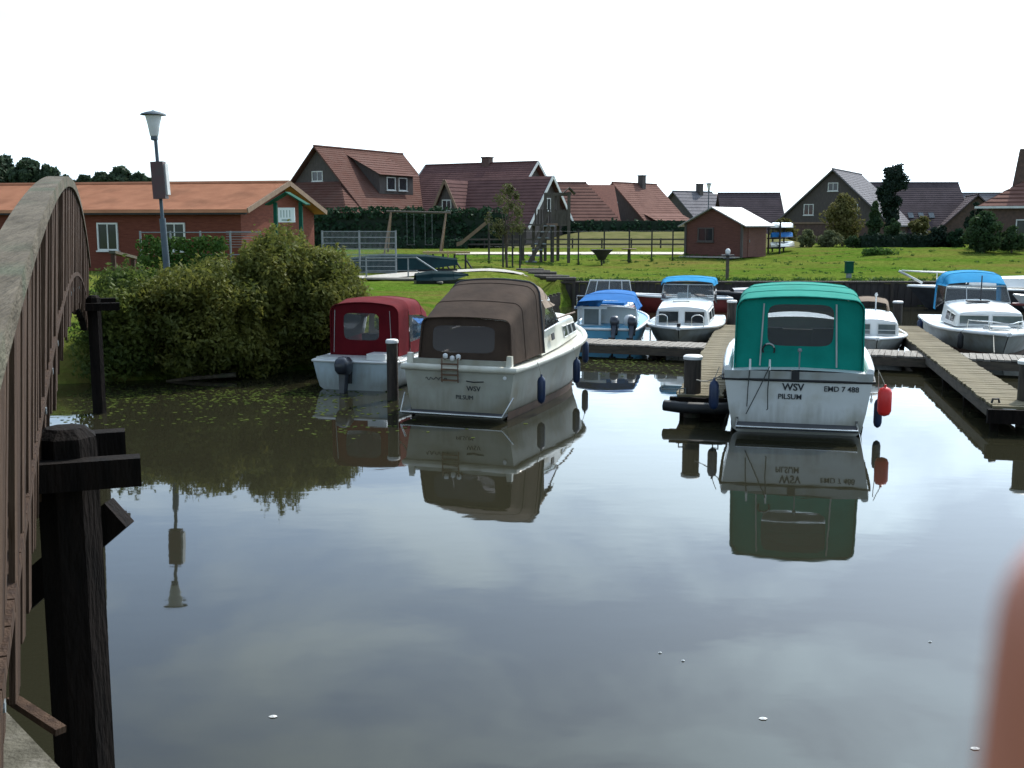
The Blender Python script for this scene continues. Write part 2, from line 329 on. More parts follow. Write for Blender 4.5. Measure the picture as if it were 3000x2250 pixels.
# ------------------------------------------------------------------ mesh helpers
class MB:
    def __init__(s): s.v = []; s.f = []
    def add(s, vs, fs):
        o = len(s.v); s.v += [tuple(x) for x in vs]; s.f += [tuple(i + o for i in f) for f in fs]; return s
    def box(s, c, d, rot=None):
        x, y, z = d[0] / 2, d[1] / 2, d[2] / 2
        vs = [Vector((a * x, b * y, e * z)) for a in (-1, 1) for b in (-1, 1) for e in (-1, 1)]
        if rot is not None: vs = [rot @ v for v in vs]
        c = Vector(c)
        return s.add([v + c for v in vs], [(0, 1, 3, 2), (4, 6, 7, 5), (0, 4, 5, 1), (2, 3, 7, 6), (0, 2, 6, 4), (1, 5, 7, 3)])
    def bar(s, a, b, w, h, up=(0, 0, 1)):
        a = Vector(a); b = Vector(b); d = b - a; ln = d.length; d.normalize()
        u = Vector(up); sx = d.cross(u)
        if sx.length < 1e-4: sx = d.cross(Vector((1, 0, 0)))
        sx.normalize(); su = sx.cross(d)
        vs = [p + sx * (i * w / 2) + su * (j * h / 2) for p in (a, b) for i, j in ((-1, -1), (1, -1), (1, 1), (-1, 1))]
        return s.add(vs, [(3, 2, 1, 0), (4, 5, 6, 7), (0, 1, 5, 4), (1, 2, 6, 5), (2, 3, 7, 6), (3, 0, 4, 7)])
    def cyl(s, a, b, r0, r1=None, n=10, cap=True):
        if r1 is None: r1 = r0
        return s.tube([a, b], [r0, r1], n, cap)
    def tube(s, pts, r, n=8, cap=True, closed=False):
        pts = [Vector(p) for p in pts]
        if not hasattr(r, '__len__'): r = [r] * len(pts)
        rings = []; ref = None
        for i, p in enumerate(pts):
            if closed: t = pts[(i + 1) % len(pts)] - pts[i - 1]
            else: t = pts[min(i + 1, len(pts) - 1)] - pts[max(i - 1, 0)]
            t.normalize()
            if ref is None:
                ref = t.cross(Vector((0, 0, 1)))
                if ref.length < 1e-3: ref = t.cross(Vector((1, 0, 0)))
            ref = ref - t * ref.dot(t); ref.normalize(); q = t.cross(ref)
            rings.append([p + (ref * math.cos(k * math.tau / n) + q * math.sin(k * math.tau / n)) * r[i] for k in range(n)])
        vs = [v for rg in rings for v in rg]; fs = []
        m = len(pts)
        for i in range(m if closed else m - 1):
            j = (i + 1) % m
            for k in range(n):
                fs.append((i * n + k, i * n + (k + 1) % n, j * n + (k + 1) % n, j * n + k))
        if cap and not closed:
            fs.append(tuple(range(n - 1, -1, -1))); fs.append(tuple((m - 1) * n + k for k in range(n)))
        return s.add(vs, fs)
    def lathe(s, prof, n=16, c=(0, 0, 0)):
        c = Vector(c); vs = []; fs = []
        for r, z in prof:
            for k in range(n):
                a = k * math.tau / n; vs.append(c + Vector((r * math.cos(a), r * math.sin(a), z)))
        for i in range(len(prof) - 1):
            for k in range(n):
                fs.append((i * n + k, i * n + (k + 1) % n, (i + 1) * n + (k + 1) % n, (i + 1) * n + k))
        fs.append(tuple(range(n - 1, -1, -1))); fs.append(tuple((len(prof) - 1) * n + k for k in range(n)))
        return s.add(vs, fs)
    def loft(s, secs, closed=False, cap0=False, cap1=False):
        n = len(secs[0]); vs = [p for sec in secs for p in sec]; fs = []
        for i in range(len(secs) - 1):
            for k in range(n if closed else n - 1):
                fs.append((i * n + k, i * n + (k + 1) % n, (i + 1) * n + (k + 1) % n, (i + 1) * n + k))
        if cap0: fs.append(tuple(range(n - 1, -1, -1)))
        if cap1: fs.append(tuple((len(secs) - 1) * n + k for k in range(n)))
        return s.add(vs, fs)
    def prism(s, poly, off):
        off = Vector(off); n = len(poly); a = [Vector(p) for p in poly]; b = [p + off for p in a]
        return s.add(a + b, [tuple(range(n - 1, -1, -1)), tuple(range(n, 2 * n))] + [(i, (i + 1) % n, n + (i + 1) % n, n + i) for i in range(n)])
    def mesh(s, name, m, smooth=None):
        me = bpy.data.meshes.new(name); me.from_pydata(s.v, [], s.f)
        bm = bmesh.new(); bm.from_mesh(me); bmesh.ops.recalc_face_normals(bm, faces=bm.faces); bm.to_mesh(me); bm.free()
        if smooth:
            me.polygons.foreach_set('use_smooth', [True] * len(me.polygons)); me.set_sharp_from_angle(angle=R(smooth))
        me.materials.append(M[m] if isinstance(m, str) else m)
        return me
    def build(s, name, m, parent=None, smooth=None):
        return link(name, s.mesh(name, m, smooth), parent)

def link(name, data, parent=None):
    o = bpy.data.objects.new(name, data); COL.objects.link(o)
    if parent is not None: o.parent = parent
    return o
def tag(o, label, cat, group=None):
    o['label'] = label; o['category'] = cat
    if group: o['group'] = group
    return o
def thing(name, label, cat, loc=(0, 0, 0), rz=0.0, group=None):
    o = link(name, None); o.location = loc; o.rotation_euler = (0, 0, rz); o.empty_display_size = 0.2
    return tag(o, label, cat, group)
def structure(o): o['kind'] = 'structure'; return o
def copy_tree(o, parent=None):
    c = o.copy(); COL.objects.link(c); c.parent = parent
    for ch in list(o.children): copy_tree(ch, c)
    return c
def text_mesh(body, size, m, parent, loc, rot, name='lettering', bold=0.0, shear=0.0):
    cu = bpy.data.curves.new('text', 'FONT'); cu.body = body; cu.size = size; cu.align_x = 'CENTER'; cu.align_y = 'CENTER'
    cu.extrude = 0.002; cu.offset = bold; cu.shear = shear; cu.resolution_u = 3
    t = bpy.data.objects.new('text', cu); COL.objects.link(t)
    bpy.context.view_layer.update()
    me = bpy.data.meshes.new_from_object(t.evaluated_get(bpy.context.evaluated_depsgraph_get()))
    bpy.data.objects.remove(t); bpy.data.curves.remove(cu)
    me.materials.clear(); me.materials.append(M[m])
    o = link(name, me, parent); o.location = loc; o.rotation_euler = rot
    return o

def leaves(name, m, parent, blobs, size, seed=1, aspect=1.7, shell=0.55, up=0.25, kind=None):
    """many small leaf quads spread through ellipsoids: blobs = (x, y, z, rx, ry, rz, count)"""
    rng = np.random.default_rng(seed); P = []; N = []
    for x, y, z, rx, ry, rz, cnt in blobs:
        d = rng.normal(size=(cnt, 3)); d /= np.linalg.norm(d, axis=1)[:, None]
        rad = shell + (1 - shell) * rng.random(cnt) ** 0.6
        rad *= 1 + 0.16 * rng.normal(size=cnt) * (rng.random(cnt) > 0.7)
        P.append(np.array([x, y, z]) + d * rad[:, None] * np.array([rx, ry, rz])); N.append(d)
    P = np.concatenate(P); N = np.concatenate(N); n = len(P)
    N = N + rng.normal(size=(n, 3)) * 0.75 + np.array([0, 0, up]); N /= np.linalg.norm(N, axis=1)[:, None]
    T = np.cross(N, rng.normal(size=(n, 3))); T /= np.linalg.norm(T, axis=1)[:, None]; B = np.cross(N, T)
    sz = size * (0.6 + 0.8 * rng.random(n))
    a = T * (sz * aspect / 2)[:, None]; b = B * (sz / 2)[:, None]
    V = np.stack([P - a, P - b * 0.9 + a * 0.1, P + a, P + b * 0.9 + a * 0.1], 1).reshape(-1, 3)
    me = bpy.data.meshes.new(name); me.vertices.add(4 * n); me.vertices.foreach_set('co', V.ravel())
    me.loops.add(4 * n); me.loops.foreach_set('vertex_index', np.arange(4 * n)); me.polygons.add(n)
    me.polygons.foreach_set('loop_start', np.arange(0, 4 * n, 4))
    me.update(calc_edges=True); me.materials.append(M[m])
    return link(name, me, parent)

def roof_course(mb, e0, e1, r0, r1, rows, step=0.03):
    """a roof slope from eave line e0-e1 to ridge line r0-r1 as overlapping tile courses"""
    e0, e1, r0, r1 = map(Vector, (e0, e1, r0, r1))
    nrm = (e1 - e0).cross(r0 - e0)
    if nrm.length < 1e-6: nrm = (e1 - e0).cross(r1 - e0)
    nrm.normalize()
    if nrm.z < 0: nrm = -nrm
    for i in range(rows):
        t0, t1 = i / rows, (i + 1) / rows
        a, b = e0.lerp(r0, t0), e1.lerp(r1, t0); c, d = e1.lerp(r1, t1), e0.lerp(r0, t1)
        mb.add([a, b, b + nrm * step, a + nrm * step, c, d], [(0, 1, 2, 3), (3, 2, 4, 5)])
# ================================================================== SETTING
BASIN = [(-90, 2.6), (90, 2.6), (90, 48.7), (2.2, 48.7), (1.3, 44), (0.7, 36.5), (-0.4, 31.0), (-2.0, 28.8), (-5, 26.6), (-7.5, 25.2), (-10, 24.2), (-90, 26)]
def basin_dist(X, Y):
    inside = np.zeros(X.shape, bool); D = np.full(X.shape, 1e9); n = len(BASIN)
    for i in range(n):
        x0, y0 = BASIN[i]; x1, y1 = BASIN[(i + 1) % n]
        dx, dy = x1 - x0, y1 - y0
        t = np.clip(((X - x0) * dx + (Y - y0) * dy) / (dx * dx + dy * dy), 0, 1)
        D = np.minimum(D, np.hypot(X - x0 - t * dx, Y - y0 - t * dy))
        if abs(dy) > 1e-9:
            c = (y0 > Y) != (y1 > Y); xi = x0 + (Y - y0) * dx / dy
            inside ^= c & (X < xi)
    return np.where(inside, -D, D)
def ground_z(X, Y):
    X = np.asarray(X, float); Y = np.asarray(Y, float)
    left = np.interp(Y, [-5, 2.6, 24, 28, 35, 46, 65, 74, 5000], [1.7, 1.2, 0.8, 1.15, 1.3, 1.5, 1.6, 1.9, 1.9])
    right = np.interp(Y, [-5, 2.6, 48.7, 56, 65, 74, 5000], [1.7, 1.2, 1.0, 1.22, 1.55, 1.9, 1.9])
    k = np.clip((X + 1) / 4, 0, 1); base = left * (1 - k) + right * k
    sm = lambda a, b, v: (lambda t: t * t * (3 - 2 * t))(np.clip((v - a) / (b - a), 0, 1))
    base = base + 1.05 * sm(79, 88, Y) * sm(0, 6, X) * (1 - sm(19, 24, X))
    base = base + 0.30 * sm(58, 68, Y) * sm(18.5, 24, X) * (1 - sm(70, 76, Y))
    D = basin_dist(X, Y)
    steep = np.where((Y > 47) & (X > 1.8), 30.0, 0.85)
    z = np.where(D > 0, np.minimum(base, -0.25 + D * steep), np.maximum(-1.2, -0.25 + D * 0.8))
    return z
def gz(x, y): return float(ground_z(np.array([x]), np.array([y]))[0])

xs = np.concatenate([[-2500, -1200, -600, -300, -180, -130, -100], np.arange(-88, 90, 0.75), [100, 130, 180, 300, 600, 1200, 2500]])
ys = np.concatenate([[-600, -200, -80, -40, -20, -10, -6, -3, 0, 1.5], np.arange(2.2, 96, 0.55), [100, 108, 120, 140, 180, 260, 400, 700, 1300, 2800]])
GX, GY = np.meshgrid(xs, ys)
rng = np.random.default_rng(4)
GZ = ground_z(GX, GY)
GZ = GZ + np.where(GZ > 0.3, rng.normal(size=GZ.shape) * 0.018, 0)
nx, ny = len(xs), len(ys)
me = bpy.data.meshes.new('ground')
me.vertices.add(nx * ny); me.vertices.foreach_set('co', np.stack([GX, GY, GZ], -1).ravel())
idx = np.arange(nx * ny).reshape(ny, nx)
Q = np.stack([idx[:-1, :-1], idx[:-1, 1:], idx[1:, 1:], idx[1:, :-1]], -1).reshape(-1, 4)
me.loops.add(Q.size); me.loops.foreach_set('vertex_index', Q.ravel()); me.polygons.add(len(Q)); me.polygons.foreach_set('loop_start', np.arange(0, Q.size, 4))
me.update(calc_edges=True); me.polygons.foreach_set('use_smooth', [True] * len(Q)); me.materials.append(M['lawn']); me.materials.append(M['meadow'])
cx_ = GX.ravel()[Q].mean(1); cy_ = GY.ravel()[Q].mean(1)
me.polygons.foreach_set('material_index', ((cy_ > 79.3) & (cy_ < 93) & (cx_ > -1) & (cx_ < 22 + np.sin(cy_) * .8)).astype(np.int32))
structure(link('ground', me))

mb = MB(); mb.add([(-95, 2.0, 0), (95, 2.0, 0), (95, 49.2, 0), (-95, 49.2, 0)], [(0, 1, 2, 3)])
structure(mb.build('water', 'water'))

def strip(name, pts, w, m, lift=0.03):
    """a path laid on the ground along pts"""
    P = []
    for (x0, y0), (x1, y1) in zip(pts[:-1], pts[1:]):
        k = max(2, int(math.hypot(x1 - x0, y1 - y0) / 0.7))
        P += [(x0 + (x1 - x0) * i / k, y0 + (y1 - y0) * i / k) for i in range(k)]
    P.append(pts[-1]); mb = MB(); secs = []
    for i, (x, y) in enumerate(P):
        a = P[max(i - 1, 0)]; b = P[min(i + 1, len(P) - 1)]
        tx, ty = b[0] - a[0], b[1] - a[1]; ln = math.hypot(tx, ty); nx_, ny_ = -ty / ln, tx / ln
        secs.append([Vector((x + nx_ * w * s, y + ny_ * w * s, gz(x + nx_ * w * s, y + ny_ * w * s) + lift)) for s in (-0.5, -0.25, 0, 0.25, 0.5)])
    mb.loft(secs); o = mb.build(name, m, None, 60); structure(o); return o
strip('sand_path', [(-3.5, 69), (2.2, 69.2), (6, 69.6), (14.5, 69.2)], 2.2, 'sand', 0.05)
strip('gravel_path', [(-8.2, 43.0), (-5.2, 43.6), (-3.6, 46.6), (-1.8, 48.6), (0.2, 50.2)], 1.7, 'gravel', 0.05)

# ---- quay wall: timber planking with a capping beam and posts
q = thing('quay_wall', 'dark tarred timber quay wall along the foot of the lawn', 'quay wall', (2.2, 48.6, 0))
x = 0.0; k = 0
bm_cache = MB(); bm_cache.box((0, 0, 0.33), (0.29, 0.07, 1.3)); plank_me = bm_cache.mesh('plank', 'sheet_pile')
while x < 30:
    o = link('plank', plank_me, q); o.location = (x, random.Random(k).uniform(-0.02, 0.02), random.Random(k + 99).uniform(-0.04, 0.03)); x += 0.305; k += 1
mb = MB(); mb.box((15 + 33, 0, 0.33), (36, 0.07, 1.3)); mb.build('planking', 'sheet_pile', q)
mb = MB(); mb.box((33, 0.02, 1.03), (66.4, 0.30, 0.09)); mb.build('capping_beam', 'pile_wood', q)
for i in range(17):
    mb = MB(); mb.cyl((0.5 + i * 2.0, -0.13, -0.6), (0.5 + i * 2.0, -0.13, 0.98), 0.085, 0.085, 8); mb.build('post', 'pile_wood', q)

# left bank palisade (timber edge behind the moored cabin boats)
pal = thing('bank_palisade', 'low dark timber palisade edging the grassy bank behind the brown-canopied boat', 'palisade', (0, 0, 0))
pts = [(2.2, 48.5), (1.3, 44), (0.7, 36.5), (-0.4, 31.0), (-2.0, 28.8)]
mbp = MB(); mbp.cyl((0, 0, -0.5), (0, 0, 0.62), 0.075, 0.07, 7); stake_me = mbp.mesh('stake', 'pile_wood', 60)
rs = random.Random(3)
for (x0, y0), (x1, y1) in zip(pts[:-1], pts[1:]):
    ln = math.hypot(x1 - x0, y1 - y0); n = int(ln / 0.30)
    for i in range(n):
        o = link('stake', stake_me, pal); o.location = (x0 + (x1 - x0) * i / n, y0 + (y1 - y0) * i / n, rs.uniform(-0.06, 0.06))

# ================================================================== FOOTBRIDGE
def rail_x(y): return -0.308 - 0.37 * y
def rail_z(y): return 4.0 - 0.0087 * (y - 11.8) ** 2
BN = Vector((-1, -0.37, 0)).normalized()       # towards the far side of the deck
BD = Vector((-0.37, 1, 0)).normalized()        # along the bridge
def bp(y, off=0.0, dz=0.0):
    return Vector((rail_x(y), y, rail_z(y) + dz)) + BN * off
br = thing('wooden_footbridge', 'arched brown timber footbridge with upright slat railing and lichen-grey handrail', 'bridge', (0, 0, 0))
def swept(name, off0, off1, dz0, dz1, y0, y1, m, step=0.6):
    mb = MB(); secs = []; n = int((y1 - y0) / step)
    for i in range(n + 1):
        y = y0 + (y1 - y0) * i / n
        secs.append([bp(y, off0, dz0), bp(y, off0, dz1), bp(y, off1, dz1), bp(y, off1, dz0)])
    mb.loft(secs, True, True, True); return mb.build(name, m, br)
BY0, BY1 = -2.5, 24.0
swept('handrail', -0.05, 0.085, -0.085, 0.0, BY0, BY1, 'rail_wood')
swept('lower_rail', 0.06, 0.10, -0.84, -0.74, BY0, BY1, 'bridge_wood')
swept('edge_beam', 0.10, 0.22, -1.36, -1.06, BY0, BY1, 'tarred_wood')
swept('edge_beam', 1.94, 2.06, -1.36, -1.06, BY0, BY1, 'tarred_wood')
swept('handrail', 2.02, 2.15, -0.085, 0.0, BY0, BY1, 'rail_wood')
rng_ = random.Random(8)
LEAN = R(3.4)                                   # the railing leans a little outwards
def slat_mesh(zlen):
    mb = MB(); mb.box((0, 0, -zlen / 2), (0.020, 0.09, zlen)); return mb.mesh('slat', 'bridge_wood')
slat_a, slat_b = slat_mesh(1.34), slat_mesh(1.42)
post_mb = MB(); post_mb.box((0, 0, -0.72), (0.12, 0.13, 1.44)); post_me = post_mb.mesh('post', 'tarred_wood')
bolt_mb = MB(); bolt_mb.lathe([(0.022, 0), (0.022, 0.012), (0.012, 0.02)], 8); bolt_me = bolt_mb.mesh('bolt', 'galvanised')
yaw = math.atan2(BD.y, BD.x) - math.pi / 2
yy = -2.30; i = 0
while yy < 23.6:
    o = link('slat', slat_b if i % 3 == 0 else slat_a, br); o.location = bp(yy, -0.012 + rng_.uniform(-.006, .006), -0.087); o.rotation_euler = (R(rng_.uniform(-.8, .8)), LEAN + R(rng_.uniform(-.5, .5)), yaw + R(rng_.uniform(-5, 5)))
    if i % 5 == 2:
        p = bp(yy + .1, 0.062, -0.09); o = link('post', post_me, br); o.location = p; o.rotation_euler = (0, LEAN, yaw)
        b = link('bolt', bolt_me, br); b.location = bp(yy, 0.045, -1.2); b.rotation_euler = (0, R(90), yaw + math.pi)
    yy += 0.20; i += 1
yy = -2.3; i = 0
while yy < 23.6:     # far railing: slats between posts
    i += 1
    if i % 4 == 0:
        o = link('post', post_me, br); o.location = bp(yy, 2.03, -0.09); o.rotation_euler = (0, 0, yaw)
    o = link('slat', slat_a, br); o.location = bp(yy, 2.115, -0.087); o.rotation_euler = (0, 0, yaw); yy += 0.37
dk = MB(); dk.box((0, 0, 0), (2.05, 0.17, 0.05)); deck_me = dk.mesh('deck_plank', 'bridge_wood')
yy = BY0
while yy < BY1:
    o = link('deck_plank', deck_me, br); sl = -0.0174 * (yy - 11.8); o.location = bp(yy, 1.05, -1.03); o.rotation_euler = (math.atan(sl), 0, yaw); yy += 0.17
# piles with cross beams
def bent(yp, off_out, zt, w=0.15, protr=0.32):
    for off in (off_out, 2.0):
        p = bp(yp, off); mb = MB()
        mb.lathe([(w, -1.6), (w, zt + 0.05), (w * 0.96, zt + 0.09), (w * 0.62, zt + 0.135), (0.02, zt + 0.14)], 8, (p.x, p.y, 0)); mb.build('pile', 'tarred_wood', br, 30)
    a = bp(yp - 0.17, off_out - protr); b = bp(yp - 0.17, 2.2); a.z = b.z = zt - 0.07
    mb = MB(); mb.bar(a, b, 0.12, 0.14); mb.build('cross_beam', 'tarred_wood', br)
    a = bp(yp + 0.2, off_out - protr + 0.06); b = bp(yp + 0.2, 2.2); a.z = b.z = zt - 0.02
    mb = MB(); mb.bar(a, b, 0.12, 0.17); mb.build('cross_beam', 'tarred_wood', br)
PB = bp(5.5)
bent(5.35, -0.075, 2.42, 0.155, 0.34)
bent(20.6, -0.10, 2.10, 0.13, 0.45)
# diagonal brace ends on the near pile
p = bp(5.62, -0.10); mb = MB(); mb.bar((p.x + 0.20, p.y + 0.06, 2.03), (p.x - 1.2, p.y + 0.10, 0.85), 0.12, 0.17); mb.build('brace', 'tarred_wood', br)
p = bp(4.55, -0.02); mb = MB(); q0 = on_y(12, 699, 4.55); q1 = on_y(61, 731, 4.35); mb.bar(q0, q1, 0.05, 0.03); mb.build('brace', 'bridge_wood', br)
ab = thing('bridge_abutment', 'weathered concrete abutment flecked with lichen at the foot of the footbridge', 'abutment', (0, 0, 0))
mb = MB(); e0 = on_z(2, 707, 1.86); e1 = on_z(60, 768, 1.86); ed = (e1 - e0); e2 = e1 + ed * 2.2; e3 = e0 - ed * 1.0; mb.prism([(-4.3, e3.y, -1.2), (e3.x, e3.y, -1.2), (e0.x, e0.y, -1.2), (e1.x, e1.y, -1.2), (e2.x, e2.y, -1.2), (e2.x, min(1.2, e2.y - .2), -1.2), (-4.3, 1.2, -1.2)], (0, 0, 3.06)); mb.build('block', 'old_concrete', ab)

# ================================================================== JETTIES
ZD = 0.45
def jetty(name, label, a, b, w, m, pl=0.15, gap=0.012, piles=(), zt=ZD, side='jetty_side'):
    a = Vector((*a, 0)); b = Vector((*b, 0)); d = b - a; ln = d.length; d.normalize(); rz = math.atan2(d.y, d.x) - math.pi / 2
    j = thing(name, label, 'jetty', a, rz)
    pm = MB(); pm.box((0, 0, 0), (w, pl - gap, 0.045)); pme = pm.mesh('plank', m)
    n = int(ln / pl); rr = random.Random(int(ln * 100))
    for i in range(n):
        o = link('plank', pme, j); o.location = (rr.uniform(-.02, .02), (i + 0.5) * pl, zt - 0.024 + rr.uniform(-.005, .005)); o.rotation_euler = (0, R(rr.uniform(-.5, .5)), R(rr.uniform(-.6, .6)))
    for s in (-1, 1):
        mb = MB(); mb.box((s * (w / 2 - 0.06), ln / 2, zt - 0.16), (0.10, ln - 0.02, 0.20)); mb.build('stringer', side, j)
    for y in np.arange(0.35, ln, 2.6):
        mb = MB(); mb.box((0, y, zt - 0.31), (w * 0.9, 0.14, 0.10)); mb.build('cross_bearer', 'tarred_wood', j)
        for s in (-1, 1):
            mb = MB(); mb.cyl((s * w * 0.36, y, -1.4), (s * w * 0.36, y, zt - 0.36), 0.075, 0.075, 8); mb.build('leg', 'tarred_wood', j, 50)
    return j
fl = jetty('finger_jetty', 'narrow weathered plank jetty beside the boat with the green canopy', (3.42, 19.9), (6.85, 34.2), 0.84, 'jetty_plank')
fr = jetty('finger_jetty', 'mossy yellow-brown plank jetty crossing the walkway beside the blue-topped cabin boat', (8.62, 18.5), (12.0, 33.6), 0.82, 'jetty_plank', zt=ZD + 0.03)
wk = jetty('cross_walkway', 'grey plank walkway running across behind the sterns, linking the jetties', (1.2, 30.45), (18.5, 23.75), 1.25, 'jetty_grey', zt=ZD - 0.06)
# bumper beams at the head of the jetties
mb = MB(); mb.tube([(-0.62, -0.12, 0.27), (-0.3, -0.2, 0.25), (0.3, -0.2, 0.25), (0.62, -0.12, 0.27)], 0.105, 8); mb.build('bumper', 'black_rubber', fl, 60)
mb = MB(); mb.box((0, -0.05, 0.30), (1.05, 0.12, 0.24)); mb.build('head_beam', 'tarred_wood', fl)
mb = MB(); mb.box((0, -0.07, 0.31), (1.0, 0.12, 0.24)); mb.build('head_beam', 'tarred_wood', fr)
for s in (-1, 1):
    mb = MB(); mb.tube([(s * .36, 0.1, ZD), (s * .36, 0.1, ZD + .10), (s * .26, 0.16, ZD + .10), (s * .26, 0.16, ZD)], 0.014, 6); mb.build('cleat', 'galvanised', fl, 60)
    mb = MB(); mb.tube([(s * .3 - .07, 0.3, ZD + .02), (s * .3 - .05, 0.3, ZD + .10), (s * .3 + .05, 0.34, ZD + .10), (s * .3 + .07, 0.34, ZD + .02)], 0.02, 6); mb.build('cleat', 'black_rubber', fr, 60)

def pile(label, x, y, top, r=0.14, capm='white_cap', lean=(0, 0), shaft='pile_wood'):
    t = thing('mooring_pile', label, 'mooring pile', (x, y, 0), 0, 'mooring piles in the basin')
    mb = MB(); mb.cyl((0, 0, -1.5), (lean[0], lean[1], top), r, r * 0.95, 14); mb.build('shaft', shaft, t, 50)
    mb = MB(); mb.lathe([(r * 1.08, top), (r * 1.10, top + 0.05), (r * 0.9, top + 0.075), (0.02, top + 0.085)], 16, (lean[0], lean[1], 0)); mb.build('cap', capm, t, 50)
    return t
p = on_z(691, 397, 0.35); pile('white-capped mooring pile at the head of the jetty beside the green-canopied boat', p.x, p.y - 0.12, 1.08, 0.165)
p = on_z(1024, 409, 0.30); pile('thick white-capped mooring pile at the head of the mossy jetty', p.x, p.y - 0.1, 1.12, 0.18)
p = on_y(392, 343, 22.2); pile('white-capped mooring pile standing between the maroon and the brown canopied boats', p.x, p.y, p.z, 0.12, shaft='pile_wood')
p = on_y(732, 302.5, 35.2); pile('white-capped mooring pile at the far end of the jetty beside the green-canopied boat', p.x, p.y, p.z, 0.15)
p = on_y(898, 303, 40.0); pile('white-capped mooring pile in the open water before the quay wall', p.x, p.y, p.z, 0.17)
# ================================================================== BOATS
class Hull:
    def __init__(s, L, B, ts=0.92, h0=0.9, h1=1.2, d=0.3, fine=2.3, rake=0.7, tm=0.45, chine=0.85, flare=0.0):
        s.L, s.B, s.ts, s.h0, s.h1, s.d, s.fine, s.rake, s.tm, s.chine = L, B, ts, h0, h1, d, fine, rake, tm, chine
    def b(s, t):
        if t <= s.tm: return s.B / 2 * (s.ts + (1 - s.ts) * math.sin(math.pi / 2 * t / s.tm))
        return max(0.012, s.B / 2 * (1 - ((t - s.tm) / (1 - s.tm)) ** s.fine))
    def sh(s, t): return s.h0 + (s.h1 - s.h0) * t ** 1.8
    def pt(s, t, f, side=1, out=0.0):
        """point on the hull side, f = 0 chine .. 1 sheer"""
        b = s.b(t); bc = b * (s.chine - 0.30 * t ** 4); z = 0.06 * (1 - f) + s.sh(t) * f
        x = bc + (b - bc) * f ** 0.8
        y = s.L * t - s.rake * t ** 3 * (1 - f)
        return Vector((side * (x + out), y, z))
    def section(s, t):
        b = s.b(t); bc = b * (s.chine - 0.30 * t ** 4); yk = s.L * t - s.rake * 1.5 * t ** 3
        h = [Vector((0, yk, -s.d * (1 - 0.4 * t ** 4)))] + [Vector((bc * 0.65, yk, -s.d * 0.6))] + [s.pt(t, f) for f in (0, 0.33, 0.66, 1.0)]
        return [Vector((-p.x, p.y, p.z)) for p in reversed(h[1:])] + h
    def ts_(s): return [0, .06, .14, .24, .34, .45, .55, .65, .74, .82, .89, .94, .975, 1.0]
    def build(s, parent, m, deck_m, stripe=None, name='hull'):
        mb = MB(); mb.loft([s.section(t) for t in s.ts_()], False, True, False); h = mb.build(name, m, parent, 50)
        mb = MB(); secs = []
        for t in s.ts_():
            b = s.b(t) - 0.012; z = s.sh(t) - 0.012; y = s.L * t - (0.004 if t > .99 else 0)
            secs.append([Vector((-b, y, z)), Vector((-b * .5, y, z + .03)), Vector((0, y, z + .045)), Vector((b * .5, y, z + .03)), Vector((b, y, z))])
        mb.loft(secs); mb.build('deck', deck_m, parent, 50)
        if stripe:
            mb = MB()
            for sd in (-1, 1):
                secs = []
                for t in s.ts_():
                    p0 = s.pt(t, 0.0, sd, 0.006); p1 = s.pt(t, 0.10, sd, 0.006); secs.append([Vector((p0.x, p0.y, -0.05)), p1])
                mb.loft(secs)
            mb.build('waterline_stripe', stripe, h, 50)
        return h
    def rail(s, parent, m, r=0.045, dz=0.0, out=0.02, name='rub_rail', stern=True, t0=0.0):
        f = 1.0
        ts = [t for t in s.ts_() if t >= t0]
        star = [s.pt(t, 1, 1, out) + Vector((0, 0, dz)) for t in ts]; port = [Vector((-p.x, p.y, p.z)) for p in star]
        mb = MB(); pts = list(reversed(star))
        if stern:
            pts += [Vector((star[0].x * .5, -out, star[0].z)), Vector((-star[0].x * .5, -out, star[0].z))]
            mb.tube(pts + port, r, 8)
        else:
            mb.tube(star, r, 8); mb.tube(port, r, 8)
        return mb.build(name, m, parent, 60)

def arch(y, hb, ht, z0, z1, r, camber=0.05, lean=0.0, n=5):
    """cross-section of a hood or cabin from port foot over the top to starboard foot"""
    P = []
    side = [(-(hb + (ht - hb) * k / 3), z0 + (z1 - r - z0) * k / 3) for k in range(4)]
    cor = [(-ht + r - r * math.cos(R(90) * k / n), z1 - r + r * math.sin(R(90) * k / n)) for k in range(1, n + 1)]
    half = side + cor
    top = [(-(ht - r) * (1 - k / 3), z1 + camber * (1 - (1 - k / 3) ** 2)) for k in (1, 2)]
    half += top
    P = half + [(0, z1 + camber)] + [(-x, z) for x, z in reversed(half)]
    return [Vector((x, y + lean * (z - z0), z)) for x, z in P]

def hood(parent, arches, m, name='canopy'):
    mb = MB(); mb.loft(arches)
    o = mb.build(name, m, parent, 45)
    for a in arches[1:-1]:                      # sewn seams over the hoops
        mb = MB(); mb.tube([p + Vector((0, 0, .002)) for p in a], .007, 5, False); mb.build('seam', m, o, 60)
    return o

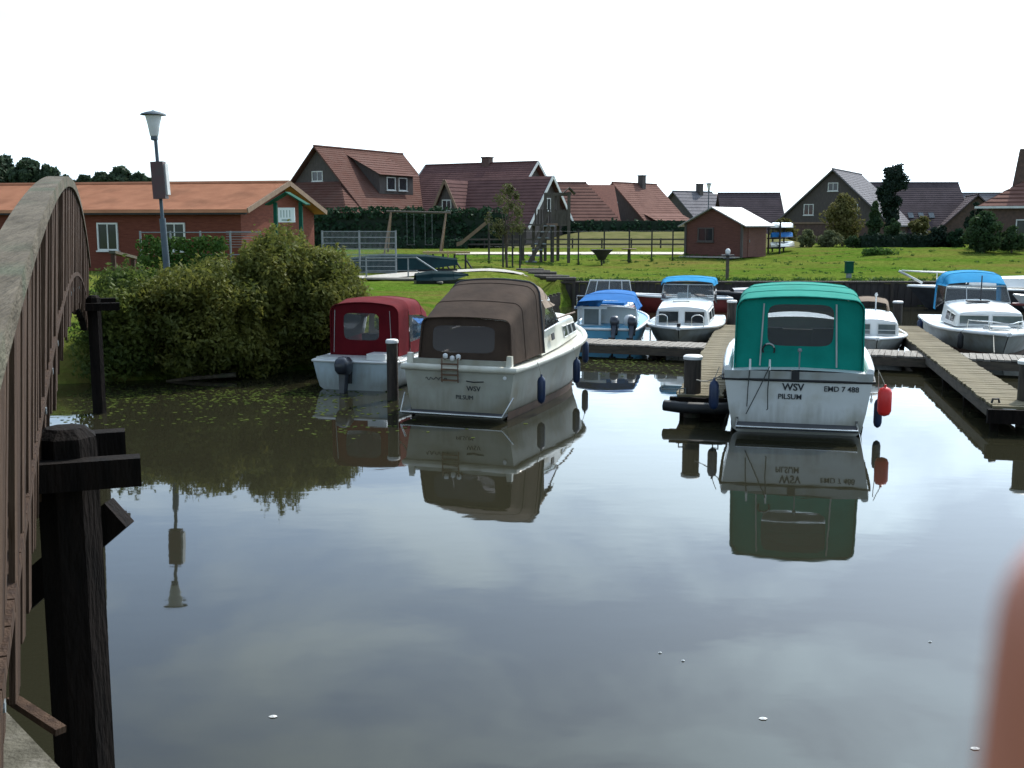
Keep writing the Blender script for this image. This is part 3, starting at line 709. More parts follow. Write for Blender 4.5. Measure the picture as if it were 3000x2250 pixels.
def panel_with_window(parent, outline, win, m, wm, name='rear_panel', y_off=0.0, wname='window'):
    """end panel filled from an arch outline with a rounded window opening; win = (cx, cz, w, h)"""
    cx, cz, w, h = win
    N = len(outline); pts = []
    out = [p + Vector((0, y_off, 0)) for p in outline]
    bot = [out[-1].lerp(out[0], k / 9) for k in range(1, 9)]
    loop = []
    full = out + bot
    for i in range(len(full)):
        a, b = full[i], full[(i + 1) % len(full)]
        for k in range(3): loop.append(a.lerp(b, k / 3))
    z0 = out[0].z; z1 = max(p.z for p in out); yb = out[0].y; 
    top = max(out, key=lambda p: p.z)
    def yat(z): return yb + (top.y - yb) * (z - z0) / max(1e-6, top.z - z0)
    inner = []
    for p in loop:
        a = math.atan2((p.z - cz) / h, (p.x - cx) / w); c, s_ = math.cos(a), math.sin(a)
        e = 6.0; k = (abs(c) ** e + abs(s_) ** e) ** (-1 / e)
        x, z = cx + c * k * w / 2, cz + s_ * k * h / 2
        inner.append(Vector((x, yat(z), z)))
    n = len(loop); mb = MB(); mb.add(loop + inner, [(i, (i + 1) % n, n + (i + 1) % n, n + i) for i in range(n)])
    o = mb.build(name, m, parent)
    mb = MB(); mb.add([p + Vector((0, 0.003, 0)) for p in inner], [tuple(range(n))]); mb.build(wname, wm, o)
    return o

def side_panel(parent, pts, m, name='window', thick=0.012):
    """thin flat pane from four corner points, proud along its own normal"""
    a, b, c, d = [Vector(p) for p in pts]; nrm = (b - a).cross(d - a).normalized()
    mb = MB(); mb.prism([a, b, c, d], nrm * thick); return mb.build(name, m, parent)

def rope_line(parent, pts, m='rope_dark', r=0.009, name='rope'):
    mb = MB(); mb.tube(pts, r, 5); return mb.build(name, m, parent, 60)

def outboard(parent, x, y, z, tilt=0.0, m='motor_dark', sc=1.0):
    o = link('outboard_motor', None, parent); o.location = (x, y, z); o.rotation_euler = (-tilt, 0, 0); o.scale = (sc, sc, sc); o.empty_display_size = .1
    mb = MB(); secs = []
    for zz, w, l, dy in ((0.02, .11, .15, 0), (.10, .155, .22, -.01), (.22, .16, .24, -.02), (.32, .145, .22, -.015), (.385, .09, .14, 0), (.40, .03, .05, 0)):
        secs.append([Vector((w * math.copysign(abs(math.cos(a)) ** .6, math.cos(a)), dy + l * math.copysign(abs(math.sin(a)) ** .6, math.sin(a)), zz)) for a in [k * math.tau / 16 for k in range(16)]])
    mb.loft(secs, True, True, True); mb.build('cowl', m, o, 50)
    mb = MB(); mb.loft([[Vector((sx * w, cy + sy * l, zz)) for sx, sy in ((-1, -1), (1, -1), (1, 1), (-1, 1))] for zz, w, l, cy in ((.03, .075, .11, 0), (-.35, .055, .09, .0), (-.62, .035, .10, .0))], True, True, True); mb.build('leg', 'motor_dark', o)
    mb = MB(); mb.box((0, -.06, -.60), (.22, .34, .015)); mb.tube([(0, .16, -.72), (0, 0, -.72), (0, -.2, -.72)], [.02, .055, .035], 8); mb.build('gearcase', 'motor_dark', o)
    mb = MB(); mb.box((0, .14, -.05), (.22, .10, .26)); mb.build('bracket', 'black_rubber', o)
    return o

def local_to_world(b, p): return Matrix.Translation(b.location) @ b.rotation_euler.to_matrix().to_4x4() @ Vector(p)

def fender(label, b, H, t, side, zc, ln=0.5, r=0.075, m='fender_blue', out=0.05, rope_m='rope'):
    p = H.pt(t, max(0.0, min(1, (zc - .06) / (H.sh(t) - .06))), side)
    top = H.pt(t, 1.0, side, 0.06)
    wp = local_to_world(b, (top.x + side * (out + r * .6), top.y, zc))
    tw = local_to_world(b, (top.x + side * 0.02, top.y, top.z + 0.03))
    f = thing('fender', label, 'fender', wp, b.rotation_euler.z, 'fenders hung on the boats')
    h = ln / 2
    mb = MB(); mb.lathe([(0.015, -h), (r * .75, -h + .03), (r, -h + .09), (r, h - .09), (r * .75, h - .03), (.02, h), (.02, h + .04)], 12); mb.build('body', m, f, 60)
    d = f.matrix_basis.inverted() if False else None
    loc = (Matrix.Translation(wp) @ f.rotation_euler.to_matrix().to_4x4()).inverted() @ tw
    mb = MB(); mb.tube([(0, 0, h + .02), tuple(loc)], .007, 5); mb.build('lanyard', rope_m, f)
    return f

def boat(label, x, y, heading, bow_in=False, L=6.0):
    """heading in degrees clockwise from +Y; origin at the stern on the waterline"""
    if not bow_in:
        return thing('motor_boat', label, 'boat', (x, y, 0), R(-heading), 'boats moored in the basin')
    a = R(heading); sx, sy = x + L * math.sin(a), y + L * math.cos(a)
    return thing('motor_boat', label, 'boat', (sx, sy, 0), R(180 - heading), 'boats moored in the basin')

def trunk(parent, secs, m='gelcoat_bright', name='cabin'):
    mb = MB(); mb.loft(secs, False, True, True); return mb.build(name, m, parent, 40)

def trunk_windows(parent, A, B, spans, f0, f1, m='glass_dark', sides=(-1, 1), frame='trim_white'):
    """windows along the flat sides between cabin sections A and B; A, B = (y, hb, ht, z0, z1, r)"""
    def P(t, f, sd, o):
        y = A[0] + (B[0] - A[0]) * t
        v = [A[i] + (B[i] - A[i]) * t for i in range(6)]
        zt = v[4] - v[5]; return Vector((sd * (v[1] + (v[2] - v[1]) * f + o), y, v[3] + (zt - v[3]) * f))
    for sd in sides:
        for a, b in spans:
            q = [P(a, f0, sd, .004), P(b, f0, sd, .004), P(b, f1, sd, .004), P(a, f1, sd, .004)]
            if sd < 0: q.reverse()
            w = side_panel(parent, q, m)
            g = [P(a, f0, sd, .012), P(b, f0, sd, .012), P(b, f1, sd, .012), P(a, f1, sd, .012)]
            mb = MB(); mb.tube(g, .013, 5, closed=True); mb.build('frame', frame, w)

# ---------------------------------------------------------------- green canopy boat
g = boat('white cabin boat with green canvas canopy and club lettering on its transom', 4.86, 18.55, 13.7)
Hg = Hull(7.3, 2.62, 0.945, 1.07, 1.35, 0.35, 2.4, 0.8, chine=0.86)
Hg.build(g, 'gelcoat', 'gelcoat_bright', 'antifoul')
Hg.rail(g, 'black_rubber', 0.026, -0.15, 0.018)
mb = MB(); mb.box((0, -0.012, 1.0), (2.44, 0.03, 0.135)); mb.build('transom_cap', 'hull_grey', g)
mb = MB(); secs = []
for t in (0, .06, .14, .24, .34, .45):      # rolled white coaming along the gunwale
    p = Hg.pt(t, 1, 1); secs.append(p)
for sd in (-1, 1):
    mb.tube([Vector((sd * (p.x - .06), p.y + (.03 if i == 0 else 0), p.z + .02)) for i, p in enumerate(secs)], [.06, .085, .09, .09, .08, .06], 10)
mb.build('coaming', 'gelcoat_bright', g, 60)
ag = [arch(.30, 1.07, 1.05, 1.06, 2.27, .19), arch(.95, 1.08, 1.05, 1.08, 2.35, .22), arch(1.7, 1.09, 1.05, 1.10, 2.41, .24), arch(2.5, 1.08, 1.02, 1.12, 2.42, .28), arch(3.05, 1.04, .96, 1.14, 2.33, .26)]
hood(g, ag, 'canvas_green')
rp = panel_with_window(g, arch(.36, 1.06, 1.04, 1.06, 2.255, .19), (0.02, 1.83, 1.10, .72), 'canvas_green', 'vinyl')
panel_with_window(g, arch(3.04, 1.03, .95, 1.14, 2.32, .26), (0, 1.85, 1.55, .66), 'trim_white', 'clear_vinyl', 'windscreen')
mb = MB(); a_ = arch(.292, 1.078, 1.058, 1.06, 2.278, .19); mb.tube(a_, .014, 6); mb.build('canopy_edge', 'canvas_green', g, 60)
for sx in (-.60, .60):
    rope_line(g, [(sx * 1.0, .318, 2.20), (sx * 1.07, .322, 1.12)], 'piping_light', .014, 'strap')
mb = MB(); mb.tube([(-.50 + .10 * math.cos(R(a)), .30, 1.40 + .10 * math.sin(R(a))) for a in range(-30, 211, 20)], .018, 6); mb.build('horseshoe_hook', 'black_rubber', g, 60)
mb = MB(); mb.tube([(-.50 + .10 * math.cos(R(a)), .285, 1.41 + .10 * math.sin(R(a))) for a in range(20, 130, 20)], .014, 6); mb.build('hook_highlight', 'piping_light', g, 60)  # pale arc over the black hook: a highlight modelled in light colour
for sx in (-.80, -.47):
    mb = MB(); mb.cyl((sx, .06, 1.07), (sx, .06, 1.26), .02, .016, 8); mb.build('stern_pin', 'white_cap', g, 60)
rope_line(g, [(-.80, -.035, 1.08), (-.82, -.05, .8), (-.83, -.06, .45)])
rope_line(g, [(-.47, -.04, 1.15), (-.62, -.06, .8), (-.84, -.07, .32)])
rope_line(g, [(-.47, -.035, 1.08), (-.49, -.05, .75), (-.48, -.06, .42), (-.50, -.06, .40)])
mb = MB(); mb.box((-.04, -.02, 1.0), (.13, .06, .17)); mb.build('flag_socket', 'black_rubber', g)
mb = MB(); mb.cyl((0.02, .10, 1.08), (0.02, .10, 1.42), .012, .012, 8); mb.lathe([(.03, 1.40), (.04, 1.43), (.02, 1.46)], 10, (0.02, .10, 0)); mb.build('stern_light', 'galvanised', g, 60)
mb = MB(); mb.box((0, -.24, .155), (1.98, .44, .05)); mb.build('swim_platform', 'platform_grey', g)
mb = MB(); mb.tube([(-.99, -.02, .26), (-.99, -.02, .19), (-.99, -.46, .17), (.99, -.46, .17), (.99, -.02, .19), (.99, -.02, .26)], .02, 8); mb.build('platform_rail', 'stainless', g, 60)
text_mesh('WSV', .17, 'lettering', g, (-.07, -.012, .80), (R(90), 0, 0), bold=.004)
text_mesh('PILSUM', .125, 'lettering', g, (-.12, -.012, .635), (R(90), 0, 0), bold=.002)
text_mesh('EMD 7 488', .125, 'lettering', g, (.72, -.012, .79), (R(90), 0, 0), bold=.002)
Cg = [(3.0, .98, .88, 1.15, 1.72, .12), (5.1, .80, .70, 1.2, 1.66, .12), (6.1, .45, .38, 1.28, 1.55, .10)]
trunk(g, [arch(c[0], *c[1:], camber=.05) for c in Cg])
trunk_windows(g, Cg[0], Cg[1], [(.08, .44), (.52, .92)], .35, .85)
mb = MB(); mb.box((0, 1.2, .62), (1.6, 1.6, .06)); mb.build('cockpit_floor', 'interior_dark', g)
for sx in (-.5, .5):
    mb = MB(); mb.box((sx, 2.1, 1.32), (.46, .14, .62)); mb.box((sx, 1.9, 1.1), (.46, .5, .14)); mb.build('helm_seat', 'interior_dark', g)
mb = MB(); mb.box((0, 2.72, 1.30), (1.7, .12, .5)); mb.build('dashboard', 'interior_dark', g)
fender('dark blue fender hanging on the jetty side of the green-canopied boat', g, Hg, .02, -1, .60, .52, .085)
fender('dark blue fender trailing below the red one on the green-canopied boat', g, Hg, .04, 1, .36, .50, .07, out=.0)
fender('bright red fender hanging on the stern quarter of the green-canopied boat', g, Hg, .01, 1, .60, .50, .115, 'fender_red', .06)

# ---------------------------------------------------------------- brown canopy boat
bb = boat('cream cabin cruiser with brown canvas canopy and a ladder on its transom', -0.99, 20.16, 19.5)
Hb = Hull(7.0, 2.36, 0.93, .93, 1.17, .33, 2.5, .75, chine=0.86)
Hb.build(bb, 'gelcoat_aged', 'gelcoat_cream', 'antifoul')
Hb.rail(bb, 'gelcoat_cream', .065, -.01, .02)
mb = MB(); mb.box((0, .10, 1.0), (2.0, .05, .14)); mb.build('stern_coaming', 'gelcoat_aged', bb)
for sx in (-1.0, .98):
    mb = MB(); mb.prism([(sx - .06, .02, .97), (sx + .06, .02, .97), (sx + .045, .04, 1.17), (sx - .045, .04, 1.17)], (0, .09, 0)); mb.build('coaming_end', 'gelcoat_cream', bb)
ab_ = [arch(.30, .93, .88, .97, 1.80, .14, .03, lean=.10), arch(1.0, .98, .91, 1.0, 2.07, .20, .03), arch(1.75, 1.02, .93, 1.03, 2.36, .27, .04), arch(1.95, 1.03, .93, 1.03, 2.43, .29, .04)]
hood(bb, ab_, 'canvas_brown')
hood(bb, [arch(1.96, 1.025, .925, 1.03, 2.42, .29, .04), arch(2.05, 1.02, .90, 1.9, 2.42, .30), arch(2.7, .97, .82, 1.9, 2.33, .28), arch(3.1, .90, .75, 1.9, 2.18, .2)], 'canvas_beige', 'fore_hood')
panel_with_window(bb, arch(.335, .92, .87, .97, 1.785, .14, .03, lean=.10), (-.05, 1.42, 1.25, .50), 'canvas_brown', 'vinyl_smoke')
mb = MB(); mb.tube(arch(.292, .938, .888, .97, 1.805, .14, .03, lean=.10), .016, 6); mb.build('canopy_seam', 'canvas_brown', bb, 60)
mb = MB(); mb.tube(arch(1.96, 1.035, .935, 1.03, 2.435, .29, .04), .022, 6); mb.build('canopy_bow', 'interior_dark', bb, 60)
# windscreen and side screens under the fore hood
for sd in (-1, 1):
    q = [(sd * .99, 2.05, 1.45), (sd * .93, 3.25, 1.52), (sd * .80, 3.0, 2.0), (sd * .92, 2.08, 2.05)]
    if sd < 0: q.reverse()
    w = side_panel(bb, q, 'clear_vinyl', 'side_screen', .006)
    mb = MB(); mb.tube(q, .016, 5, closed=True); mb.build('frame', 'stainless', w, 60)
q = [(-.90, 3.30, 1.52), (.90, 3.30, 1.52), (.76, 3.06, 2.05), (-.76, 3.06, 2.05)]
w = side_panel(bb, q, 'clear_vinyl', 'windscreen', .006); mb = MB(); mb.tube(q, .018, 5, closed=True); mb.build('frame', 'stainless', w, 60)
Cb = [(1.9, 1.0, .95, .98, 1.46, .10), (3.2, .96, .88, 1.02, 1.56, .12), (5.2, .78, .68, 1.09, 1.52, .12), (6.1, .40, .34, 1.14, 1.40, .10)]
trunk(bb, [arch(c[0], *c[1:], camber=.06) for c in Cb], 'gelcoat_cream')
trunk_windows(bb, Cb[1], Cb[2], [(.30, .50), (.55, .74), (.78, .96)], .30, .90)
mb = MB(); mb.tube([(sd_ * .0 + x_, y_, z_) for sd_, x_, y_, z_ in ((1, .86, 3.4, 1.60), (1, .78, 4.4, 1.60), (1, .68, 5.3, 1.58))], .02, 6); mb.build('grab_rail', 'teak', bb, 60)
side_panel(bb, [(1.0, 2.55, 1.22), (.99, 2.75, 1.23), (.975, 2.75, 1.36), (.985, 2.55, 1.35)], 'black_rubber', 'vent', .02)
mb = MB(); mb.box((0, -.20, .10), (1.95, .36, .03)); mb.build('swim_platform', 'platform_grey', bb)
mb = MB(); mb.tube([(-1.08, -.02, .42), (-1.0, -.40, .12), (1.0, -.40, .12), (1.08, -.02, .42)], .018, 8); mb.build('platform_rail', 'stainless', bb, 60)
lad = link('swim_ladder', None, bb); lad.empty_display_size = .1
for sx in (-.30, .02):
    mb = MB(); mb.tube([(sx, .10, 1.02), (sx, .06, 1.13), (sx, -.07, 1.10), (sx, -.08, .85), (sx, -.07, .66)], .014, 6); mb.build('rail', 'teak', lad, 60)
for zz in (.70, .80, .90, 1.0):
    mb = MB(); mb.box((-.14, -.085, zz), (.34, .04, .03)); mb.build('rung', 'teak', lad)
for sx, zz in ((-.26, 1.13), (-.12, 1.09), (.0, 1.12)):
    mb = MB(); mb.lathe([(.02, 0), (.045, .02), (.045, .08), (.015, .10)], 10, (sx, .0, zz - .04)); mb.build('ladder_fitting', 'white_cap', bb, 60)
mb = MB(); mb.lathe([(.01, 0), (.035, .01), (.035, .02), (.01, .025)], 12); o = mb.build('drain_fitting', 'white_cap', bb, 60); o.location = (.92, -.012, .78); o.rotation_euler = (R(90), 0, 0)
text_mesh('WSV', .13, 'lettering', bb, (.30, -.010, .55), (R(90), 0, 0), bold=.001)
text_mesh('PILSUM', .11, 'lettering', bb, (.12, -.010, .38), (R(90), 0, 0))
mb = MB()
rr = random.Random(5)
mb.tube([(-.66 + .026 * k, -.012, .71 + .028 * math.sin(k * 1.7 + .4 * (k % 3))) for k in range(18)], .006, 4)
mb.tube([(.16, -.012, .69), (.30, -.012, .675), (.50, -.012, .69)], .010, 4)
mb.build('name_script', 'lettering', bb)
for k, (t, lab) in enumerate(((.14, 'blue fender nearest the stern of the brown-canopied cruiser'), (.46, 'blue fender amidships on the brown-canopied cruiser'), (.88, 'blue fender at the bow of the brown-canopied cruiser'))):
    fender(lab, bb, Hb, t, 1, (.44, .52, .58)[k], .52, .08)

# ---------------------------------------------------------------- maroon canopy boat
rb = boat('small pale motor boat with maroon canopy and a dark outboard motor', -3.42, 23.55, 16)
Hr = Hull(5.2, 2.12, .90, .62, .85, .22, 2.2, .6, chine=.84)
Hr.build(rb, 'hull_pale_blue', 'gelcoat')
Hr.rail(rb, 'gelcoat_bright', .03, 0, .012)
ar = [arch(.62, .80, .80, .68, 1.80, .20), arch(1.2, .84, .82, .70, 1.90, .22), arch(2.0, .85, .80, .72, 1.86, .22), arch(2.5, .82, .74, .74, 1.66, .2)]
hood(rb, ar[:2], 'canvas_maroon')
top = [[p for p in a if p.z > 1.50 or False] for a in ar]
roof = [arch(1.2, .835, .82, 1.55, 1.90, .22), arch(2.0, .82, .80, 1.50, 1.86, .22), arch(2.6, .78, .72, 1.36, 1.58, .14)]
hood(rb, roof, 'canvas_maroon', 'canopy_roof')
for sd in (-1, 1):
    q = [(sd * .845, 1.2, .95), (sd * .84, 2.55, 1.0), (sd * .78, 2.6, 1.40), (sd * .825, 1.2, 1.56)]
    if sd < 0: q.reverse()
    side_panel(rb, q, 'clear_vinyl', 'side_window', .006)
    q = [(sd * .85, 1.2, .68), (sd * .85, 2.6, .72), (sd * .845, 2.55, 1.0), (sd * .848, 1.2, .95)]
    if sd < 0: q.reverse()
    side_panel(rb, q, 'canvas_maroon', 'side_curtain', .008)
panel_with_window(rb, arch(.64, .79, .79, .68, 1.79, .20), (-.08, 1.32, .84, .60), 'canvas_maroon', 'vinyl')
mb = MB(); mb.tube(arch(.61, .806, .806, .68, 1.806, .20), .014, 6); mb.build('canopy_edge', 'canvas_maroon', rb, 60)
for sx in (-.70, .60): rope_line(rb, [(sx, .625, 1.68), (sx * 1.06, .628, .74)], 'piping_light', .007, 'zip')
panel_with_window(rb, arch(2.58, .77, .72, .74, 1.58, .14), (0, 1.25, 1.2, .42), 'gelcoat', 'clear_vinyl', 'windscreen')
mb = MB(); mb.box((0, .36, .66), (1.86, .50, .05)); mb.build('stern_deck', 'gelcoat', rb)
mb = MB(); mb.box((.50, .28, .72), (.44, .42, .14)); mb.build('splash_well', 'gelcoat_bright', rb)
outboard(rb, -.10, -.28, .36, 0.10)
mb = MB(); mb.tube([(.86, 2.62, 1.30), (.90, 2.9, .92), (.7, 3.3, .85)], .014, 6); mb.build('windscreen_stay', 'stainless', rb, 60)
mb = MB(); mb.lathe([(.01, 0), (.035, .01), (.035, .03), (.01, .04)], 10, (.28, .16, .69)); mb.build('fuel_cap', 'white_cap', rb, 60)
Cr = [(2.6, .80, .70, .74, 1.0, .08), (4.2, .55, .46, .80, .98, .08)]
trunk(rb, [arch(c[0], *c[1:]) for c in Cr], 'gelcoat')
mb = MB(); mb.box((0, 1.6, .42), (1.4, 1.7, .05)); mb.build('cockpit_floor', 'interior_dark', rb)
mb = MB(); mb.box((-.35, 1.8, .8), (.42, .12, .5)); mb.box((-.35, 1.6, .65), (.42, .4, .1)); mb.build('helm_seat', 'interior_dark', rb)

# ---------------------------------------------------------------- white boat with turquoise-blue bimini (bow towards the walkway)
wb = boat('white cabin boat with flat turquoise-blue top and two arched bow rails', 4.72, 31.15, 13, True, 6.0)
Hw = Hull(6.0, 2.25, .92, .52, .64, .25, 2.9, .5, chine=.84)
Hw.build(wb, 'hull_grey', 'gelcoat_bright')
Hw.rail(wb, 'gelcoat_bright', .05, -.02, .015)
Cw = [(2.4, .86, .80, .56, 1.22, .12), (4.55, .80, .74, .60, 1.14, .12)]
trunk(wb, [arch(c[0], *c[1:], camber=.06) for c in Cw] + [arch(4.72, .78, .72, .60, 1.10, .12)])
for x0, x1 in ((-.66, -.08), (.10, .68)):
    w = side_panel(wb, [(x1, 4.735, .66), (x0, 4.735, .66), (x0, 4.73, 1.02), (x1, 4.73, 1.02)], 'glass_dark')
    mb = MB(); mb.tube([(x1, 4.75, .66), (x0, 4.75, .66), (x0, 4.745, 1.02), (x1, 4.745, 1.02)], .016, 5, closed=True); mb.build('frame', 'trim_white', w)
trunk_windows(wb, Cw[0], Cw[1], [(.15, .5), (.56, .93)], .30, .88)
q = [(.82, 2.62, 1.22), (-.82, 2.62, 1.22), (-.76, 2.40, 1.68), (.76, 2.40, 1.68)]
w = side_panel(wb, q, 'clear_vinyl', 'windscreen', .006); mb = MB(); mb.tube(q, .018, 5, closed=True); mb.tube([(0, 2.62, 1.22), (0, 2.40, 1.68)], .014, 5); mb.build('frame', 'trim_white', w)
for sd in (-1, 1):
    q = [(sd * .82, 2.55, 1.24), (sd * .84, .9, 1.0), (sd * .80, .9, 1.66), (sd * .77, 2.4, 1.68)]
    side_panel(wb, q, 'clear_vinyl', 'side_screen', .005)
hood(wb, [arch(.7, .86, .84, 1.62, 1.76, .10), arch(1.2, .87, .85, 1.66, 1.86, .12), arch(2.2, .86, .84, 1.68, 1.86, .12), arch(2.62, .82, .79, 1.66, 1.76, .08)], 'canvas_blue', 'bimini')
for x0 in (-.66, .38):
    mb = MB(); mb.tube([(x0, 5.25, .62), (x0, 5.25, .86)] + [(x0 + .17 - .17 * math.cos(R(a)), 5.25, .86 + .10 * math.sin(R(a))) for a in range(20, 180, 20)] + [(x0 + .34, 5.25, .86), (x0 + .34, 5.25, .62)], .016, 6); mb.build('bow_rail', 'stainless', wb, 60)
mb = MB(); mb.box((0, 5.86, .70), (.10, .16, .12)); mb.build('bow_roller', 'black_rubber', wb)
mb = MB(); mb.box((.1, 3.6, 1.23), (.5, .4, .04)); mb.build('roof_hatch', 'gelcoat', wb)
mb = MB(); mb.box((.15, 1.9, 1.18), (.42, .12, .42)); mb.box((-.4, 1.9, 1.1), (.42, .12, .32)); mb.build('seat_back', 'gelcoat_bright', wb)

# ---------------------------------------------------------------- small white boat with beige folded hood
sb = boat('small white cabin boat with a beige folded hood, half hidden by the green canopy', 9.62, 28.85, 13, True, 5.0)
Hs = Hull(5.0, 1.95, .92, .46, .56, .22, 2.8, .45, chine=.84)
Hs.build(sb, 'gelcoat', 'gelcoat_bright'); Hs.rail(sb, 'gelcoat_bright', .04, 0, .012)
Cs = [(1.8, .76, .70, .50, 1.06, .12), (3.75, .68, .62, .53, 1.0, .12)]
trunk(sb, [arch(c[0], *c[1:], camber=.06) for c in Cs] + [arch(3.9, .66, .60, .53, .95, .12)])
for x0, x1 in ((-.56, -.10), (.10, .56)):
    w = side_panel(sb, [(x1, 3.915, .58), (x0, 3.915, .58), (x0, 3.91, .87), (x1, 3.91, .87)], 'glass_pale')
    mb = MB(); mb.tube([(x1, 3.93, .58), (x0, 3.93, .58), (x0, 3.925, .87), (x1, 3.925, .87)], .016, 5, closed=True); mb.tube([(x1, 3.93, .70), (x0, 3.93, .70)], .010, 5); mb.build('frame', 'trim_white', w)
trunk_windows(sb, Cs[0], Cs[1], [(.2, .55), (.62, .92)], .30, .85)
hood(sb, [arch(1.0, .62, .58, 1.0, 1.36, .16), arch(1.5, .64, .60, 1.02, 1.42, .18), arch(1.9, .60, .54, 1.04, 1.30, .12)], 'canvas_beige', 'folded_hood')
mb = MB(); mb.cyl((-.2, 1.95, 1.08), (-.2, 1.95, 1.52), .02, .02, 8); mb.lathe([(.03, 1.5), (.05, 1.54), (.02, 1.6)], 10, (-.2, 1.95, 0)); mb.build('anchor_light', 'white_cap', sb, 60)

# ---------------------------------------------------------------- larger white boat with blue hood, right
lb = boat('large white cabin boat with bright blue hood, wide front windows and a thin mast', 12.85, 28.35, 13, True, 7.6)
Hl = Hull(7.6, 2.7, .92, .60, .74, .3, 2.7, .7, chine=.84)
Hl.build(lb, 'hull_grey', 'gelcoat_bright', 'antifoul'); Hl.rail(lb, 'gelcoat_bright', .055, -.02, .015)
Cl = [(2.7, .98, .90, .66, 1.26, .12), (4.85, .92, .85, .70, 1.14, .12)]
trunk(lb, [arch(c[0], *c[1:], camber=.07) for c in Cl] + [arch(5.05, .90, .83, .70, 1.10, .12)])
for x0, x1 in ((-.82, -.05), (.05, .82)):
    w = side_panel(lb, [(x1, 5.065, .76), (x0, 5.065, .76), (x0, 5.06, 1.03), (x1, 5.06, 1.03)], 'glass_pale')
    mb = MB(); mb.tube([(x1, 5.08, .76), (x0, 5.08, .76), (x0, 5.075, 1.03), (x1, 5.075, 1.03)], .022, 5, closed=True); mb.build('frame', 'trim_white', w)
trunk_windows(lb, Cl[0], Cl[1], [(.35, .62), (.66, .95)], .25, .90)
q = [(.92, 2.95, 1.24), (-.92, 2.95, 1.24), (-.84, 2.62, 1.72), (.84, 2.62, 1.72)]
w = side_panel(lb, q, 'clear_vinyl', 'windscreen', .006); mb = MB(); mb.tube(q, .02, 5, closed=True); mb.tube([(.3, 2.95, 1.24), (.28, 2.62, 1.72)], .014, 5); mb.build('frame', 'trim_white', w)
hood(lb, [arch(.8, .94, .90, .90, 2.0, .3), arch(1.3, .95, .90, .90, 2.08, .34), arch(1.32, .95, .90, 1.68, 2.09, .30), arch(2.1, .94, .86, 1.70, 2.06, .28), arch(2.72, .88, .82, 1.70, 1.78, .06)], 'canvas_blue', 'hood')
for sd in (-1, 1): side_panel(lb, [(sd * .94, 2.8, 1.24), (sd * .96, 1.35, .95), (sd * .93, 1.35, 1.68), (sd * .84, 2.62, 1.72)], 'clear_vinyl', 'side_screen', .005)
mb = MB(); mb.cyl((-.06, 3.1, 1.25), (-.06, 3.1, 2.05), .022, .018, 8); mb.build('mast', 'interior_dark', lb, 60)
mb = MB(); mb.box((.1, 3.55, 1.32), (.62, .30, .035)); mb.build('solar_panel', 'interior_dark', lb)
for sd in (-1, 1):
    mb = MB(); mb.tube([(sd * .75, 5.9, .72), (sd * .72, 5.9, .95), (sd * .35, 6.9, 1.0), (sd * .1, 7.5, 1.0), (0, 7.55, 1.0)], .014, 6); mb.tube([(sd * .35, 6.9, .74), (sd * .35, 6.9, 1.0)], .012, 6); mb.build('bow_rail', 'stainless', lb, 60)
mb = MB(); mb.box((0, 6.3, .80), (.5, .5, .05)); mb.build('fore_hatch', 'gelcoat', lb)
mb = MB(); mb.tube([(.3, 6.0, .80), (.1, 6.5, .80), (.45, 6.6, .80)], .03, 6); mb.build('anchor', 'galvanised', lb, 60)
fender('dark blue fender hanging on the jetty side of the large blue-hooded boat', lb, Hl, .30, 1, .40, .50, .09)
fender('dark grey fender hanging at the bow of the large blue-hooded boat', lb, Hl, .84, 1, .42, .44, .08, 'black_rubber')

# ---------------------------------------------------------------- blue open boat with tarp
ob = boat('light blue open boat with white window frame and a blue tarpaulin roof', 2.62, 31.7, 13)
Ho = Hull(5.4, 2.05, .92, .55, .78, .22, 2.3, .5)
Ho.build(ob, 'cabin_blue', 'cabin_blue'); Ho.rail(ob, 'gelcoat_bright', .04, 0, .012)
mb = MB(); mb.box((0, 1.0, .47), (1.6, 1.7, .1)); mb.build('cockpit_floor', 'cabin_blue', ob)
for sx in (-.86, -.72, -.22):
    mb = MB(); mb.box((sx, .9, .82), (.06, .06, .58)); mb.build('window_post', 'trim_white', ob)
mb = MB(); mb.box((-.50, .9, 1.10), (.98, .07, .07)); mb.box((-.5, .9, .56), (.98, .06, .06)); mb.build('window_frame', 'trim_white', ob)
side_panel(ob, [(-.69, .9, .60), (-.25, .9, .60), (-.25, .9, 1.06), (-.69, .9, 1.06)], 'glass_pale', 'window', .01)
hood(ob, [arch(.6, .92, .86, 1.06, 1.30, .08), arch(1.4, .92, .80, 1.10, 1.46, .14), arch(2.6, .85, .66, 1.05, 1.50, .14), arch(3.2, .7, .5, .85, 1.2, .14)], 'canvas_deep_blue', 'tarpaulin')
trunk(ob, [arch(1.4, .86, .80, .60, 1.05, .1), arch(3.2, .70, .60, .70, .95, .1)], 'gelcoat')
for sx in (.35, .86): outboard(ob, sx, -.14, .62, 0.75, sc=.85)
mb = MB(); mb.lathe([(.05, 0), (.14, .05), (.16, .25), (.10, .34), (.03, .36)], 12, (.72, .35, .60)); mb.build('fuel_tank', 'white_cap', ob, 60)

